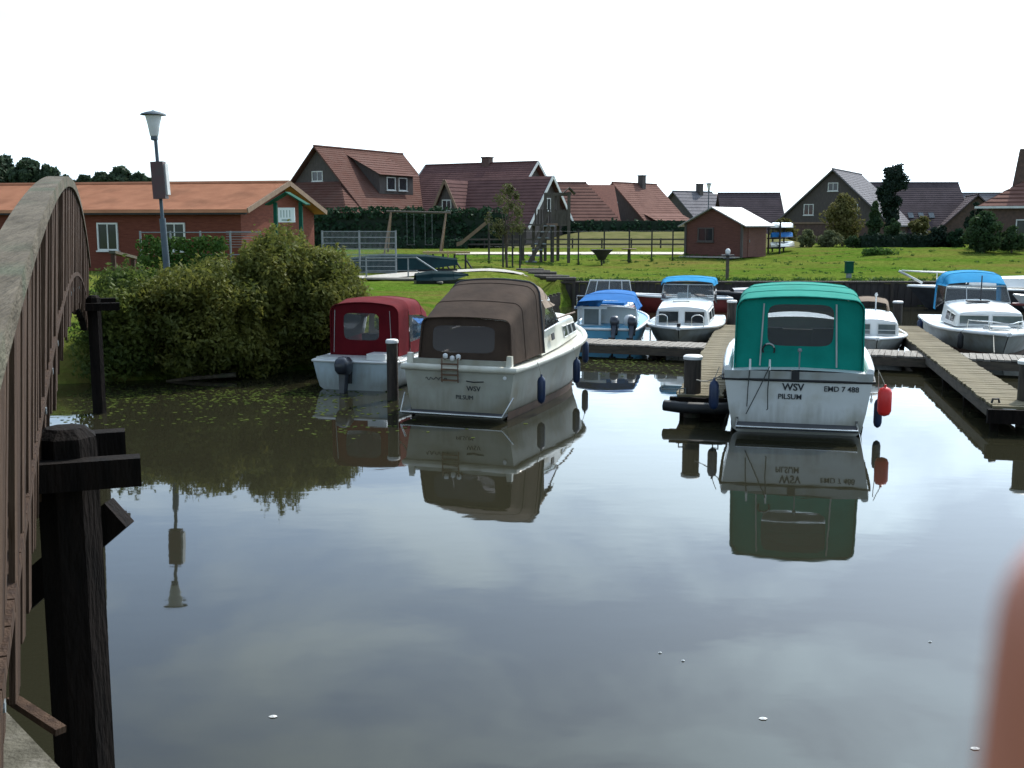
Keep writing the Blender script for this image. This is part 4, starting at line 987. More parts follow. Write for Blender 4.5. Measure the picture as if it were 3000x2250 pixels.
# ---------------------------------------------------------------- runabout with tall windscreen frame
eb = boat('white runabout with red bow stripe and a tall railed windscreen frame', 3.25, 39.5, 13)
He = Hull(5.2, 2.0, .92, .66, .80, .22, 2.3, .5)
He.build(eb, 'gelcoat_bright', 'gelcoat_bright'); He.rail(eb, 'hull_red', .035, -.10, .012)
q = [(-.92, 1.4, .72), (.92, 1.4, .72), (.74, 1.75, 1.48), (-.74, 1.75, 1.48)]
w = side_panel(eb, q, 'clear_vinyl', 'windscreen', .006)
mb = MB(); mb.tube(q, .03, 6, closed=True)
for sx in (-.45, 0, .45): mb.tube([(sx * 1.2, 1.4, .72), (sx, 1.75, 1.48)], .018, 5)
mb.build('frame', 'trim_white', w)
mb = MB(); mb.box((0, .7, .70), (1.5, 1.0, .12)); mb.build('seat', 'canvas_deep_blue', eb)
mb = MB(); mb.tube([(-.95, .1, .68), (-.95, .1, 1.0), (.95, .1, 1.0), (.95, .1, .68)], .02, 6); mb.build('stern_rail', 'stainless', eb, 60)
outboard(eb, -.55, -.16, .58, 0.15, sc=.9)

# ---------------------------------------------------------------- boats along the far quay
def quay_boat(name_label, x, y, L_, B_, h0, h1, hull_m, deck_m, extras):
    b = thing('moored_boat', name_label, 'boat', (x + L_, y, 0), R(90), 'boats along the quay wall')
    H = Hull(L_, B_, .8, h0, h1, .25, 2.2, .8); H.build(b, hull_m, deck_m); extras(b, H); return b
def ex_sail(b, H):
    H.rail(b, 'gelcoat_bright', .05, 0, .01)
    trunk(b, [arch(1.5, .8, .7, .95, 1.4, .1), arch(5.2, .55, .45, 1.0, 1.3, .1)], 'gelcoat_bright')
    for sd in (-1, 1):
        mb = MB(); mb.tube([(sd * .8, 5.2, 1.02), (sd * .78, 5.2, 1.50), (sd * .25, 7.6, 1.58), (0, 8.3, 1.62)], .028, 6); mb.tube([(sd * .5, 6.6, 1.0), (sd * .5, 6.6, 1.55)], .02, 6); mb.build('pulpit_rail', 'white_cap', b, 60)
    mb = MB(); mb.tube([(0, 7.4, 1.1), (0, 8.4, 1.60)], .05, 8); mb.build('bowsprit', 'trim_white', b, 60)
quay_boat('grey-hulled boat with white deck and pulpit rail lying along the quay wall', 16.75, 46.7, 8.0, 2.3, .82, .98, 'hull_dark', 'gelcoat_bright', ex_sail)
def ex_flat(b, H):
    H.rail(b, 'interior_dark', .05, 0, .01)
    hood(b, [arch(.6, .75, .6, .66, .80, .06), arch(2.5, .8, .6, .66, .92, .1), arch(4.6, .55, .4, .7, .84, .06)], 'shed_roof', 'tarpaulin')
quay_boat('low dark boat under a grey tarpaulin beside the quay wall', 8.3, 46.6, 5.6, 1.9, .60, .75, 'hull_dark', 'interior_dark', ex_flat)
def ex_red(b, H):
    H.rail(b, 'gelcoat_bright', .05, 0, .01)
    for y in (1.2, 2.6): 
        mb = MB(); mb.box((0, y, .64), (1.3, .3, .05)); mb.build('thwart', 'teak', b)
quay_boat('dark red open rowing boat with white gunwale below the quay wall', 4.4, 45.6, 4.6, 1.5, .55, .72, 'hull_red', 'interior_dark', ex_red)
def ex_right(b, H):
    H.rail(b, 'hull_red', .05, -.35, .012)
    trunk(b, [arch(1.0, .9, .8, .85, 1.55, .12), arch(4.6, .75, .65, .9, 1.45, .12)], 'gelcoat')
    trunk_windows(b, (1.0, .9, .8, .85, 1.55, .12), (4.6, .75, .65, .9, 1.45, .12), [(.1, .3), (.36, .58), (.64, .9)], .3, .85)
quay_boat('white cabin boat with dark red band moored behind the large blue-hooded boat', 18.4, 40.5, 7.0, 2.4, .80, 1.0, 'gelcoat', 'gelcoat_bright', ex_right)

# mooring lines
def mooring(label, a, b_, sag=.15):
    a, b_ = Vector(a), Vector(b_); pts = [a.lerp(b_, k / 8) - Vector((0, 0, sag * 4 * (k / 8) * (1 - k / 8))) for k in range(9)]
    mb = MB(); mb.tube(pts, .011, 5); o = mb.build('mooring_line', 'rope', None, 60); tag(o, label, 'rope', 'mooring lines')
mooring('slack rope from the green-canopied boat to the pile at the jetty head', local_to_world(g, (-1.15, .1, 1.08)), (3.36, 19.85, .75), .10)
mooring('slack rope from the brown-canopied cruiser to the pile beside it', local_to_world(bb, (-1.05, .2, .98)), (-2.30, 22.1, .85), .08)
mooring('slack rope from the large blue-hooded boat down to the walkway', local_to_world(lb, (.25, 6.9, .78)), (11.9, 27.0, .42), .05)
# ================================================================== BUILDINGS
def window(parent, c, ux, w, h, nrm, frame='trim_white', glass='glass_dark', bars=True, d=0.06):
    """window on a wall: c centre, ux horizontal unit vector along the wall, nrm outward"""
    c, ux, nrm = Vector(c), Vector(ux), Vector(nrm); uz = Vector((0, 0, 1))
    def P(a, b, o): return c + ux * a + uz * b + nrm * o
    f = MB(); t = 0.07
    for a0, a1, b0, b1 in ((-w / 2, w / 2, h / 2 - t, h / 2), (-w / 2, w / 2, -h / 2, -h / 2 + t), (-w / 2, -w / 2 + t, -h / 2 + t, h / 2 - t), (w / 2 - t, w / 2, -h / 2 + t, h / 2 - t)):
        f.prism([P(a0, b0, -.02), P(a1, b0, -.02), P(a1, b1, -.02), P(a0, b1, -.02)], nrm * (d + .02))
    if bars:
        f.prism([P(-.025, -h / 2 + t, -.01), P(.025, -h / 2 + t, -.01), P(.025, h / 2 - t, -.01), P(-.025, h / 2 - t, -.01)], nrm * (d - .01))
    o = f.build('window', frame, parent)
    m = MB(); m.add([P(-w / 2 + t, -h / 2 + t, .012), P(w / 2 - t, -h / 2 + t, .012), P(w / 2 - t, h / 2 - t, .012), P(-w / 2 + t, h / 2 - t, .012)], [(0, 1, 2, 3)]); m.build('pane', glass, o)
    m = MB(); m.prism([P(-w / 2 - .05, -h / 2 - .06, -.02), P(w / 2 + .05, -h / 2 - .06, -.02), P(w / 2 + .05, -h / 2 - .003, -.02), P(-w / 2 - .05, -h / 2 - .003, -.02)], nrm * (d + .07)); m.build('sill', frame, o)
    return o

def gable_house(label, apex, yaw, length, half, eave_z, wall_m, roof_m, base_z=1.6, oh=.35, verge=None, rows=16, hip=0.0, cat='house', group='houses of the village', name='brick_house', gable_m=None):
    """apex: world position of the near ridge end; ridge runs along yaw for length; local +X along the ridge"""
    h = thing(name, label, cat, (apex.x, apex.y, 0), yaw, group)
    rz = apex.z; sl = (rz - eave_z) / half
    def walls(mb, m):
        pass
    mb = MB(); wz = rz - .18
    ez = wz - sl * (half - .02)
    poly = [Vector((.12, -half + .02, base_z - 1.5)), Vector((.12, half - .02, base_z - 1.5)), Vector((.12, half - .02, ez)), Vector((.12, 0, wz)), Vector((.12, -half + .02, ez))]
    mb.prism(poly, (length - .24, 0, 0)); mb.build('wall', wall_m, h)
    if gable_m:
        mb = MB(); gz_ = ez - .0
        mb.prism([Vector((.09, -half + .06, ez)), Vector((.09, half - .06, ez)), Vector((.09, 0, wz - .04))], (.04, 0, 0)); mb.build('gable_cladding', gable_m, h)
    r = link('roof', None, h); r.empty_display_size = .2
    lo = half + oh; lz = rz - sl * lo
    for sd in (-1, 1):
        mb = MB()
        if hip > 0:
            roof_course(mb, (-oh, sd * lo, lz), (length + oh, sd * lo, lz), (-oh, 0, rz), (length - hip, 0, rz), rows, .035)
        else:
            roof_course(mb, (-oh, sd * lo, lz), (length + oh, sd * lo, lz), (-oh, 0, rz), (length + oh, 0, rz), int(rows * 1.5), .022)
        # underside
        e = length + oh; rr_ = length - hip if hip > 0 else e
        mb.add([(-oh, sd * lo, lz - .10), (e, sd * lo, lz - .10), (rr_, 0, rz - .12), (-oh, 0, rz - .12)], [(0, 1, 2, 3)])
        mb.add([(-oh, sd * lo, lz - .10), (-oh, sd * lo, lz + .035), (-oh, 0, rz + .03), (-oh, 0, rz - .12)], [(0, 1, 2, 3)])
        mb.add([(-oh, sd * lo, lz - .10), (e, sd * lo, lz - .10), (e, sd * lo, lz + .035), (-oh, sd * lo, lz + .035)], [(0, 1, 2, 3)])
        mb.build('roof_slope', roof_m, r)
    if hip > 0:
        mb = MB(); roof_course(mb, (length + oh, -lo, lz), (length + oh, lo, lz), (length - hip, -.01, rz), (length - hip, .01, rz), rows, .035); mb.build('hip_slope', roof_m, r)
    mb = MB(); mb.tube([(-oh, 0, rz + .03), ((length - hip) if hip else length + oh, 0, rz + .03)], .09, 6); mb.build('ridge_tiles', roof_m, r)
    if verge:
        for e in ((-oh - .02,) if hip else (-oh - .02, length + oh + .02)):
            for sd in (-1, 1):
                mb = MB(); mb.bar((e, sd * lo, lz - .02), (e, 0, rz - .02), .05, .22); mb.build('verge_board', verge, r)
    return h
def local_window(h, x, y, z, w, hh, nx_, ny_, **k):
    n_ = Vector((nx_, ny_, 0)); u = Vector((-ny_, nx_, 0)); return window(h, (x, y, z), u, w, hh, n_, **k)
def chimney(parent, x, y, z0, z1, w=.5, m='brick_dark'):
    mb = MB(); mb.box((x, y, (z0 + z1) / 2), (w, w, z1 - z0)); c = mb.build('chimney', m, parent)
    mb = MB(); mb.box((x, y, z1 + .05), (w + .12, w + .12, .10)); mb.build('chimney_cap', m, c)
def dir_yaw(a, b): return math.atan2(b.y - a.y, b.x - a.x)

# ---- long low building with orange tiled roof
c0 = Vector((-11.35, 47.0, 0)); ax = Vector((-math.cos(R(12.4)), math.sin(R(12.4)), 0)); yawb = math.atan2(ax.y, ax.x)
gd = Vector((math.sin(R(12.4)), math.cos(R(12.4)), 0))
apex = c0 + gd * 4.0; apex.z = 5.42
lh = gable_house('long low building with orange tiled roof and dark red timber walls', apex, yawb, 26, 4.0, 4.25, 'timber_red', 'tile_orange', 1.5, .38, 'trim_tan', 18, cat='building', group=None, name='boathouse_building')
for xx in (10.2, 6.4, 3.2, 14.5, 18.5):   # windows on the long front (local +Y side points at the water)
    local_window(lh, xx, 3.99, 3.02, 1.0, 1.2, 0, 1)
mb = MB(); mb.box((13, 4.30, 4.02), (26.6, .12, .12)); mb.build('gutter', 'post_black', lh)
# ---- notice board in front of the gable
p = on_y(287, 222, 40.0)
nb = thing('notice_board', 'white notice board with green posts and small pitched roof', 'notice board', (p.x, p.y, gz(p.x, p.y)), R(-8))
zb = on_y(287, 215, 40).z - nb.location.z
for sx in (-.42, .52):
    mb = MB(); mb.box((sx, 0, (zb + .45) / 2), (.13, .10, zb + .45)); mb.build('post', 'plastic_green', nb)
mb = MB(); mb.box((.0, -.03, zb), (.62, .04, .52)); pb = mb.build('panel', 'board_white', nb)
for k in range(4): 
    mb = MB(); mb.box((-.2 + k * .11, -.053, zb + .04), (.03, .004, .26)); mb.build('print_column', 'print_grey', pb)
mb = MB(); mb.box((0, -.053, zb - .18), (.36, .004, .06)); mb.build('print_line', 'print_grey', pb)
mb = MB(); mb.bar((-.72, 0, zb + .36), (.06, 0, zb + .80), .5, .04); mb.bar((.80, 0, zb + .36), (.04, 0, zb + .80), .5, .04); mb.build('roof', 'plastic_green', nb)

# ---- house with the big brown roof and dormer
a = on_y(317, 146.3, 88); b = on_y(398, 153.7, 97.2)
h1 = gable_house('large house with steep brown tiled roof, wide dormer and dark gable', a, dir_yaw(a, b), 11.0, 5.0, a.z - 5.3, 'brick_dark', 'tile_brown', 1.7, .4, None, 22, gable_m='timber_dark')
local_window(h1, .10, 0.1, a.z - 2.3, 1.1, .8, -1, 0)
# lower annexe in front of the gable with its own roof
mb = MB(); z = a.z
mb.prism([Vector((-2.4, -4.7, 0.5)), Vector((-2.4, 4.7, 0.5)), Vector((-2.4, 4.7, z - 5.3)), Vector((-2.4, -4.7, z - 5.3))], (2.5, 0, 0)); an = mb.build('annexe', 'brick_dark', h1)
mb = MB(); roof_course(mb, (-3.0, -5.3, z - 5.6), (-3.0, 5.3, z - 5.6), (-.05, -2.3, z - 2.75), (-.05, 2.3, z - 2.75), 14, .035); mb.build('annexe_roof', 'tile_brown', an)
for sd in (-1, 1):
    mb = MB(); roof_course(mb, (-3.0, sd * 5.3, z - 5.6), (.1, sd * 5.3, z - 5.6), (-.05, sd * 2.3, z - 2.75), (.0, sd * 2.3, z - 2.75), 14, .03); mb.build('annexe_hip', 'tile_brown', an)
mb = MB(); mb.box((-1.9, -.8, z - 4.45), (.5, .7, .10), Matrix.Rotation(R(-44), 3, 'Y')); mb.build('skylight', 'trim_white', an)
# dormer on the right-hand slope (local -Y side)
dm = MB(); sl1 = 5.3 / 5.0
dm.prism([Vector((3.4, -3.45, z - 3.62)), Vector((3.4, -3.45, z - 2.05)), Vector((3.4, -.6, z - .62))], (4.6, 0, 0)); dmo = dm.build('dormer', 'timber_dark', h1)
mb = MB(); roof_course(mb, (3.0, -3.85, z - 2.15), (8.4, -3.85, z - 2.15), (3.0, -.3, z - .42), (8.4, -.3, z - .42), 8, .035); mb.build('dormer_roof', 'tile_brown', dmo)
for xx in (4.9, 6.5): local_window(dmo, xx, -3.47, z - 2.80, 1.15, 1.05, 0, -1, bars=False)

# ---- house with long red roof, wing and cross gable
a = on_y(534.6, 162, 92); b = on_y(430.5, 165.3, 97.4); yw = dir_yaw(a, b)
h2 = gable_house('house with long dull red roof, small cross gable and white verge boards', a, yw, 10.6, 4.9, a.z - 4.3, 'brick_red', 'tile_red', 1.7, .35, 'trim_white', 18, gable_m='timber_dark')
chimney(h2, 4.6, 0, a.z - .6, a.z + .45, .7)
ap = on_y(549.6, 176, 87.5)
inv = (Matrix.Translation(h2.location) @ Matrix.Rotation(yw, 4, 'Z')).inverted(); la = inv @ Vector((ap.x, ap.y, 0)); zz = ap.z
wg = MB(); wg.prism([Vector((la.x + .1, la.y - 3.4, .5)), Vector((la.x + .1, la.y + 3.4, .5)), Vector((la.x + .1, la.y + 3.4, zz - 3.6)), Vector((la.x + .1, la.y, zz - .15)), Vector((la.x + .1, la.y - 3.4, zz - 3.6))], (7.5, 0, 0)); wgo = wg.build('wing', 'timber_dark', h2)
for sd in (-1, 1):
    mb = MB(); roof_course(mb, (la.x - .3, la.y + sd * 3.8, zz - 4.0), (la.x + 8.2, la.y + sd * 3.8, zz - 4.0), (la.x - .3, la.y, zz), (la.x + 8.2, la.y, zz), 16, .035); mb.build('wing_roof', 'tile_red', wgo)
    mb = MB(); mb.bar((la.x - .34, la.y + sd * 3.8, zz - 4.05), (la.x - .34, la.y, zz - .03), .06, .24); mb.build('verge_board', 'trim_white', wgo)
local_window(wgo, la.x + .1, la.y + .2, zz - 2.2, 1.0, 1.0, -1, 0)
# cross gable facing the water
ca = on_y(446.7, 179.8, 88.5); lc = inv @ Vector((ca.x, ca.y, 0)); zc = ca.z
cg = MB(); cg.prism([Vector((lc.x - 1.5, lc.y, zc - 3.2)), Vector((lc.x + 1.5, lc.y, zc - 3.2)), Vector((lc.x, lc.y, zc - .15))], (0, -5, 0)); cgo = cg.build('cross_gable', 'timber_dark', h2)
for sd in (-1, 1):
    mb = MB(); roof_course(mb, (lc.x + sd * 1.75, lc.y + .3, zc - 3.5), (lc.x + sd * 1.75, lc.y - 5, zc - 3.5), (lc.x, lc.y + .3, zc), (lc.x, lc.y - 5, zc), 12, .035); mb.build('gable_roof', 'tile_red', cgo)
    mb = MB(); mb.bar((lc.x + sd * 1.75, lc.y + .33, zc - 3.52), (lc.x, lc.y + .33, zc - .03), .06, .2); mb.build('verge_board', 'trim_tan', cgo)
local_window(cgo, lc.x, lc.y, zc - 2.0, .9, .9, 0, 1)

# ---- further houses
a = on_y(552, 182.8, 110)
h3 = gable_house('house with rusty red hipped roof behind the play tower', a, R(4), 6.3, 4.6, a.z - 4.0, 'brick_red', 'tile_rust', 1.7, .35, None, 14, hip=2.9)
local_window(h3, 4.9, -4.6, a.z - 4.6, .8, 1.2, 0, -1)
a = on_y(614, 182.6, 115); b = on_y(645, 184, 119)
h4 = gable_house('small house with sunlit red roof, dark gable and single chimney', a, R(49), 7.5, 4.4, a.z - 4.2, 'brick_dark', 'tile_rust', 1.7, .35, None, 14, gable_m='timber_dark')
chimney(h4, 4.6, -.3, a.z - .9, a.z + .8, .62, 'timber_dark')
local_window(h4, .1, 0, a.z - 2.4, .9, .9, -1, 0)
mb = MB(); roof_course(mb, (.5, -8.0, a.z - 5.3), (7.6, -8.0, a.z - 5.3), (.5, -3.4, a.z - 3.2), (7.6, -3.4, a.z - 3.2), 9, .035); mb.build('lean_to_roof', 'tile_rust', h4)
mb = MB(); mb.box((4.05, -5.6, a.z - 6.0), (6.6, 4.2, 3.0)); mb.build('lean_to', 'brick_red', h4)
a = on_y(674.5, 191.3, 135)
h5 = gable_house('far house with grey-mauve roof and chimney beyond the hedge', a, R(38), 8.5, 5.0, a.z - 4.4, 'brick_dark', 'tile_grey', 1.7, .35, None, 12, gable_m='timber_dark', hip=1.8)
chimney(h5, 4.2, -.2, a.z - .8, a.z + .9, .65, 'timber_dark')
local_window(h5, .1, 0, a.z - 2.4, .9, .9, -1, 0)
a = on_y(721, 193.4, 120)
h6 = gable_house('house with plain dark slate-brown roof seen above the garden shed', a, R(-1), 6.0, 4.5, a.z - 4.4, 'brick_dark', 'tile_slate', 1.7, .35, None, 14)
a = on_y(833.6, 169.2, 100); b = on_y(862, 174.8, 111)
h7 = gable_house('brick house with tall dark gable and two small gable windows', a, dir_yaw(a, b), 12, 4.9, a.z - 4.6, 'brick_dark', 'tile_grey', 1.7, .4, None, 18, gable_m='timber_dark')
local_window(h7, .1, 0, a.z - 1.55, .9, .75, -1, 0); local_window(h7, .1, 2.1, a.z - 3.55, .9, 1.0, -1, 0); local_window(h7, .1, -1.8, a.z - 3.55, .9, 1.0, -1, 0)
mb = MB(); mb.box((.06, 0, a.z - 4.75), (.12, 9.6, .16)); mb.build('string_course', 'trim_tan', h7)
a = on_y(862, 183, 112)
h8 = gable_house('house with broad brown-grey roof behind the dark cypress', a, R(-1), 9.2, 4.8, a.z - 4.6, 'brick_dark', 'tile_slate', 1.7, .4, None, 16)
for xx in (3.8, 4.8, 5.8):
    mb = MB(); mb.box((xx, -3.6, a.z - 3.25), (.5, .7, .10), Matrix.Rotation(R(44), 3, 'X')); mb.build('skylight', 'glass_pale', h8)
a = on_y(950, 193.3, 126)
h9 = gable_house('far house with pale grey roof at the end of the row', a, R(-2), 9.0, 4.6, a.z - 4.2, 'brick_red', 'tile_grey', 1.7, .35, None, 12)
a = on_y(978, 194.5, 104)
h9b = gable_house('small mauve-roofed house half hidden by shrubs', a, R(75), 8.0, 3.9, a.z - 3.8, 'brick_dark', 'tile_slate', 1.7, .3, None, 12)
# near house at the right edge with hipped roof and tall chimney
e0 = on_y(985, 206.5, 70); 
h10 = thing('brick_house', 'bungalow with red ribbed hipped roof and a tall brick chimney', 'house', (e0.x, e0.y, 0), R(-21), 'houses of the village')
ez = e0.z; mb = MB(); mb.box((5.2, 4.0, ez / 2), (9.4, 7.2, ez - .2)); mb.build('wall', 'brick_dark', h10)
r10 = link('roof', None, h10); r10.empty_display_size = .2
mb = MB(); roof_course(mb, (-.4, 0, ez), (11, 0, ez), (3.4, 3.9, ez + 2.3), (11, 3.9, ez + 2.3), 9, .06); mb.build('roof_slope', 'tile_rust', r10)
mb = MB(); roof_course(mb, (-.4, 8.0, ez), (-.4, 0, ez), (3.4, 4.0, ez + 2.3), (3.4, 3.9, ez + 2.3), 9, .06); mb.build('hip_slope', 'tile_rust', r10)
mb = MB(); roof_course(mb, (11, 8.0, ez), (-.4, 8.0, ez), (11, 3.9, ez + 2.3), (3.4, 3.9, ez + 2.3), 9, .06); mb.build('roof_slope', 'tile_rust', r10)
mb = MB(); mb.box((5.2, -.02, ez - .05), (11.6, .14, .14)); mb.build('gutter', 'trim_white', r10)
ct = on_y(1026, 149, 72.0); inv10 = (Matrix.Translation(h10.location) @ Matrix.Rotation(R(-21), 4, 'Z')).inverted(); lc_ = inv10 @ Vector((ct.x, ct.y, 0))
mb = MB(); mb.prism([(lc_.x - .75, lc_.y - .4, ez + .6), (lc_.x + 1.0, lc_.y - .4, ez + .6), (lc_.x + .75, lc_.y - .4, ct.z), (lc_.x - .35, lc_.y - .4, ct.z)], (0, .8, 0)); mb.build('chimney', 'brick_dark', h10)
local_window(h10, 2.4, .40, ez - 1.4, 1.1, 1.2, 0, -1); local_window(h10, 5.0, .40, ez - 1.4, 1.1, 1.2, 0, -1)

# ---- garden shed on the lawn
s0 = on_y(685.5, 256, 67); sgz = gz(s0.x, s0.y)
sh = thing('garden_shed', 'small red-brown wooden shed with pale shining roof on the lawn', 'shed', (s0.x, s0.y, sgz), R(-38))
sw, sl_, seave, sridge = 3.7, 3.2, 2.0, 2.95
n_b = 15                                     # horizontal boards, each its own edge
def shed_face(p0, p1, top):
    for k in range(n_b):
        z0, z1 = k * seave / n_b, (k + 1) * seave / n_b - .014
        mb = MB(); mb.bar((p0[0], p0[1], (z0 + z1) / 2), (p1[0], p1[1], (z0 + z1) / 2), .05, z1 - z0); mb.build('board', 'shed_wood', sh)
shed_face((0, 0), (sw, 0), 0); shed_face((sw, 0.03), (sw, sl_), 0); shed_face((0, 0.03), (0, sl_), 0)
mb = MB(); mb.prism([(.03, .035, 0), (sw - .03, .035, 0), (sw - .03, .035, seave), (sw / 2, .035, sridge - .08), (.03, .035, seave)], (0, sl_ - .07, 0)); mb.build('wall', 'shed_wood', sh)
for k in range(6):
    t0, t1 = k / 6, (k + 1) / 6 - .02; zf = lambda t: seave + (sridge - .1 - seave) * t
    x0, x1 = sw / 2 * t0, sw / 2 * t1
    mb = MB(); mb.prism([(x0, -.02, zf(t0)), (sw - x0, -.02, zf(t0)), (sw - x1, -.02, zf(t1)), (x1, -.02, zf(t1))], (0, .05, 0)); mb.build('board', 'shed_wood', sh)
for sd in (-1, 1):
    rr0 = Vector((sw / 2, -.35, sridge)); e_ = Vector((sw / 2 + sd * (sw / 2 + .38), -.35, seave - .16))
    mb = MB(); mb.prism([rr0, e_, e_ - Vector((0, 0, .07)), rr0 - Vector((0, 0, .07))], (0, sl_ + .75, 0)); mb.build('roof_slope', 'shed_roof', sh)
for px_ in (0, sw):
    mb = MB(); mb.box((px_, -.03, 1.0), (.13, .12, 2.0)); mb.build('corner_post', 'timber_dark', sh)
window(sh, (1.35, -.03, 1.32), (1, 0, 0), 1.05, .82, (0, -1, 0), frame='timber_dark', glass='glass_dark')
mb = MB(); mb.box((sw + .03, 1.2, .95), (.04, .95, 1.85)); d_ = mb.build('door', 'shed_wood', sh); mb = MB(); mb.box((sw + .07, .85, .95), (.04, .05, .16)); mb.build('handle', 'galvanised', d_)
mb = MB(); mb.box((sw / 2, -.4, .015), (3.6, 1.0, .06)); mb.build('paving_slab', 'gravel', sh)

# canoe rack beside the shed
c_ = on_y(768, 254, 69.5); cgz = gz(c_.x, c_.y)
rk = thing('canoe_rack', 'dark timber canoe rack beside the garden shed', 'rack', (c_.x, c_.y, cgz), R(-20))
for y_ in (0, 2.2):
    for x_ in (0, .7):
        mb = MB(); mb.box((x_, y_, 1.0), (.1, .1, 2.0)); mb.build('post', 'post_black', rk)
    for z_ in (.35, .95, 1.55):
        mb = MB(); mb.box((.35, y_, z_), (.9, .08, .08)); mb.build('arm', 'post_black', rk)
def canoe(label, z_, m, L_=4.6):
    o = thing('canoe', label, 'canoe', (c_.x + .55, c_.y + .2, cgz + z_), R(-30), 'canoes stored on the rack')
    mb = MB(); secs = []
    for i in range(13):
        t = i / 12; w = .40 * math.sin(math.pi * max(.02, min(.98, t))) ** .7; zt = .30 + .12 * abs(t - .5) * 2 * abs(t - .5) * 2
        secs.append([Vector((w * math.cos(R(a_)), L_ * (t - .25), .02 + (.32 - (.0 if 0 < i < 12 else .05)) * math.sin(R(a_)))) for a_ in range(0, 181, 20)])
    mb.loft(secs, False, True, True); mb.build('hull', m, o, 50)
    mb = MB(); mb.tube([s_[0] for s_ in secs] , .02, 5); mb.tube([s_[-1] for s_ in secs], .02, 5); mb.build('gunwale', 'interior_dark', o)
canoe('white upturned canoe on the top of the rack', 1.60, 'gelcoat_bright'); canoe('dark blue upturned canoe on the middle of the rack', 1.0, 'canvas_deep_blue'); canoe('pale grey upturned canoe at the bottom of the rack', .40, 'gelcoat', 5.2)

# ================================================================== LAMPS, FENCES, PLAYGROUND
def lamp(label, base, top_z, lean=(0, 0), head=.33, box=True):
    h = top_z - base.z
    l_ = thing('street_lamp', label, 'street lamp', base, 0)
    def at(z): return Vector((lean[0] * z / h, lean[1] * z / h, z))
    mb = MB(); mb.tube([at(0), at(h * .5)], [.085, .075], 10); mb.tube([at(h * .5), at(h - .65)], .042, 10); mb.build('pole', 'lamp_metal', l_, 60)
    t = at(h); mb = MB(); mb.lathe([(.085, -.62), (.10, -.60), (.15, -.32), (.195, -.13), (.17, -.12)], 18, t); mb.build('diffuser', 'opal', l_, 60)
    mb = MB(); mb.lathe([(.06, -.14), (head + .02, -.115), (head, -.085), (.16, -.04), (.06, -.02), (.02, 0)], 20, t); mb.build('cap', 'lamp_metal', l_, 50)
    mb = MB(); mb.lathe([(.05, -.72), (.085, -.70), (.085, -.61), (.05, -.60)], 14, t); mb.build('collar', 'lamp_metal', l_, 50)
    return l_, at, h
LY = on_z(170, 367.5, 0).y; tp = on_y(153, 110.2, LY); bz = gz(tp.x + .4, LY)
l1, at1, hl = lamp('tilted mushroom-head street lamp with a dark box on its pole behind the willows', Vector((tp.x + .22, LY, bz)), tp.z, (-.22, 0), .29)
zb0 = on_y(160, 199, LY).z - bz; zb1 = on_y(158, 162, LY).z - bz
mb = MB(); c1, c2 = at1(zb0), at1(zb1); mb.bar(c1 + Vector((.04, -.10, 0)), c2 + Vector((.04, -.10, 0)), .30, .26, (0, 1, 0)); bx = mb.build('box', 'sign_box', l1)
mb = MB(); mb.bar(c1 + Vector((.21, -.06, .1)), c2 + Vector((.21, -.06, -.05)), .05, .22, (0, 1, 0)); mb.build('box_side', 'piping_light', bx)
p = on_y(709, 182.6, 92); lamp('slim street lamp standing far off between the houses', Vector((p.x, 92, 1.9)), p.z, (0, 0), .30)

# grey metal fence beside the bank
fe = thing('metal_fence', 'grey metal bar fence between the boathouse and the playground', 'fence', (0, 0, 0))
fz = 1.38
for px_ in (322, 359, 395.5):
    p = on_y(px_, 230, 46); mb = MB(); mb.box((p.x, 46, (3.30 + gz(p.x, 46)) / 2), (.07, .07, 3.30 - gz(p.x, 46))); mb.build('post', 'galvanised', fe)
xa, xb = on_y(322, 230, 46).x, on_y(395.5, 230, 46).x
for k in range(8):
    mb = MB(); mb.bar((xa, 46 - .05, 3.26 - k * .24), (xb, 46 - .05, 3.26 - k * .24), .03, .035); mb.build('rail', 'galvanised', fe)
mb = MB()
for k in range(60):
    x_ = xa + (xb - xa) * (k + .5) / 60; mb.box((x_, 46, 2.4), (.009, .009, 1.72))
o = mb.build('wire_infill', 'galvanised', fe); o['kind'] = 'stuff'
# handrail of the gangway
gw = thing('gangway', 'grey metal gangway handrail sloping down to the bank', 'gangway', (0, 0, 0))
def gp(px_, py_, y_): return on_y(px_, py_, y_)
A = [gp(366, 258, 43), gp(416, 257.5, 42.5), gp(444, 276, 40.8)]
mb = MB(); mb.tube(A, .03, 6); mb.build('handrail', 'galvanised', gw, 60)
for px_, py_, y_ in ((366, 258, 43), (408, 257.5, 42.6), (437, 271, 41.2)):
    p = gp(px_, py_, y_); mb = MB(); mb.cyl((p.x, p.y, gz(p.x, p.y) - .1), p, .03, .03, 6); mb.build('post', 'galvanised', gw, 60)
B_ = [v - Vector((0, 0, .5)) for v in A]; mb = MB(); mb.tube(B_, .02, 6); mb.build('knee_rail', 'galvanised', gw, 60)
mb = MB(); C_ = [Vector((v.x, v.y - .5, gz(v.x, v.y - .5) + .10)) for v in A]; secs = [[v + Vector((0, -.45, 0)), v + Vector((0, .45, 0)), v + Vector((0, .45, -.06)), v + Vector((0, -.45, -.06))] for v in C_]; mb.loft(secs, True, True, True); mb.build('walk_deck', 'jetty_grey', gw)

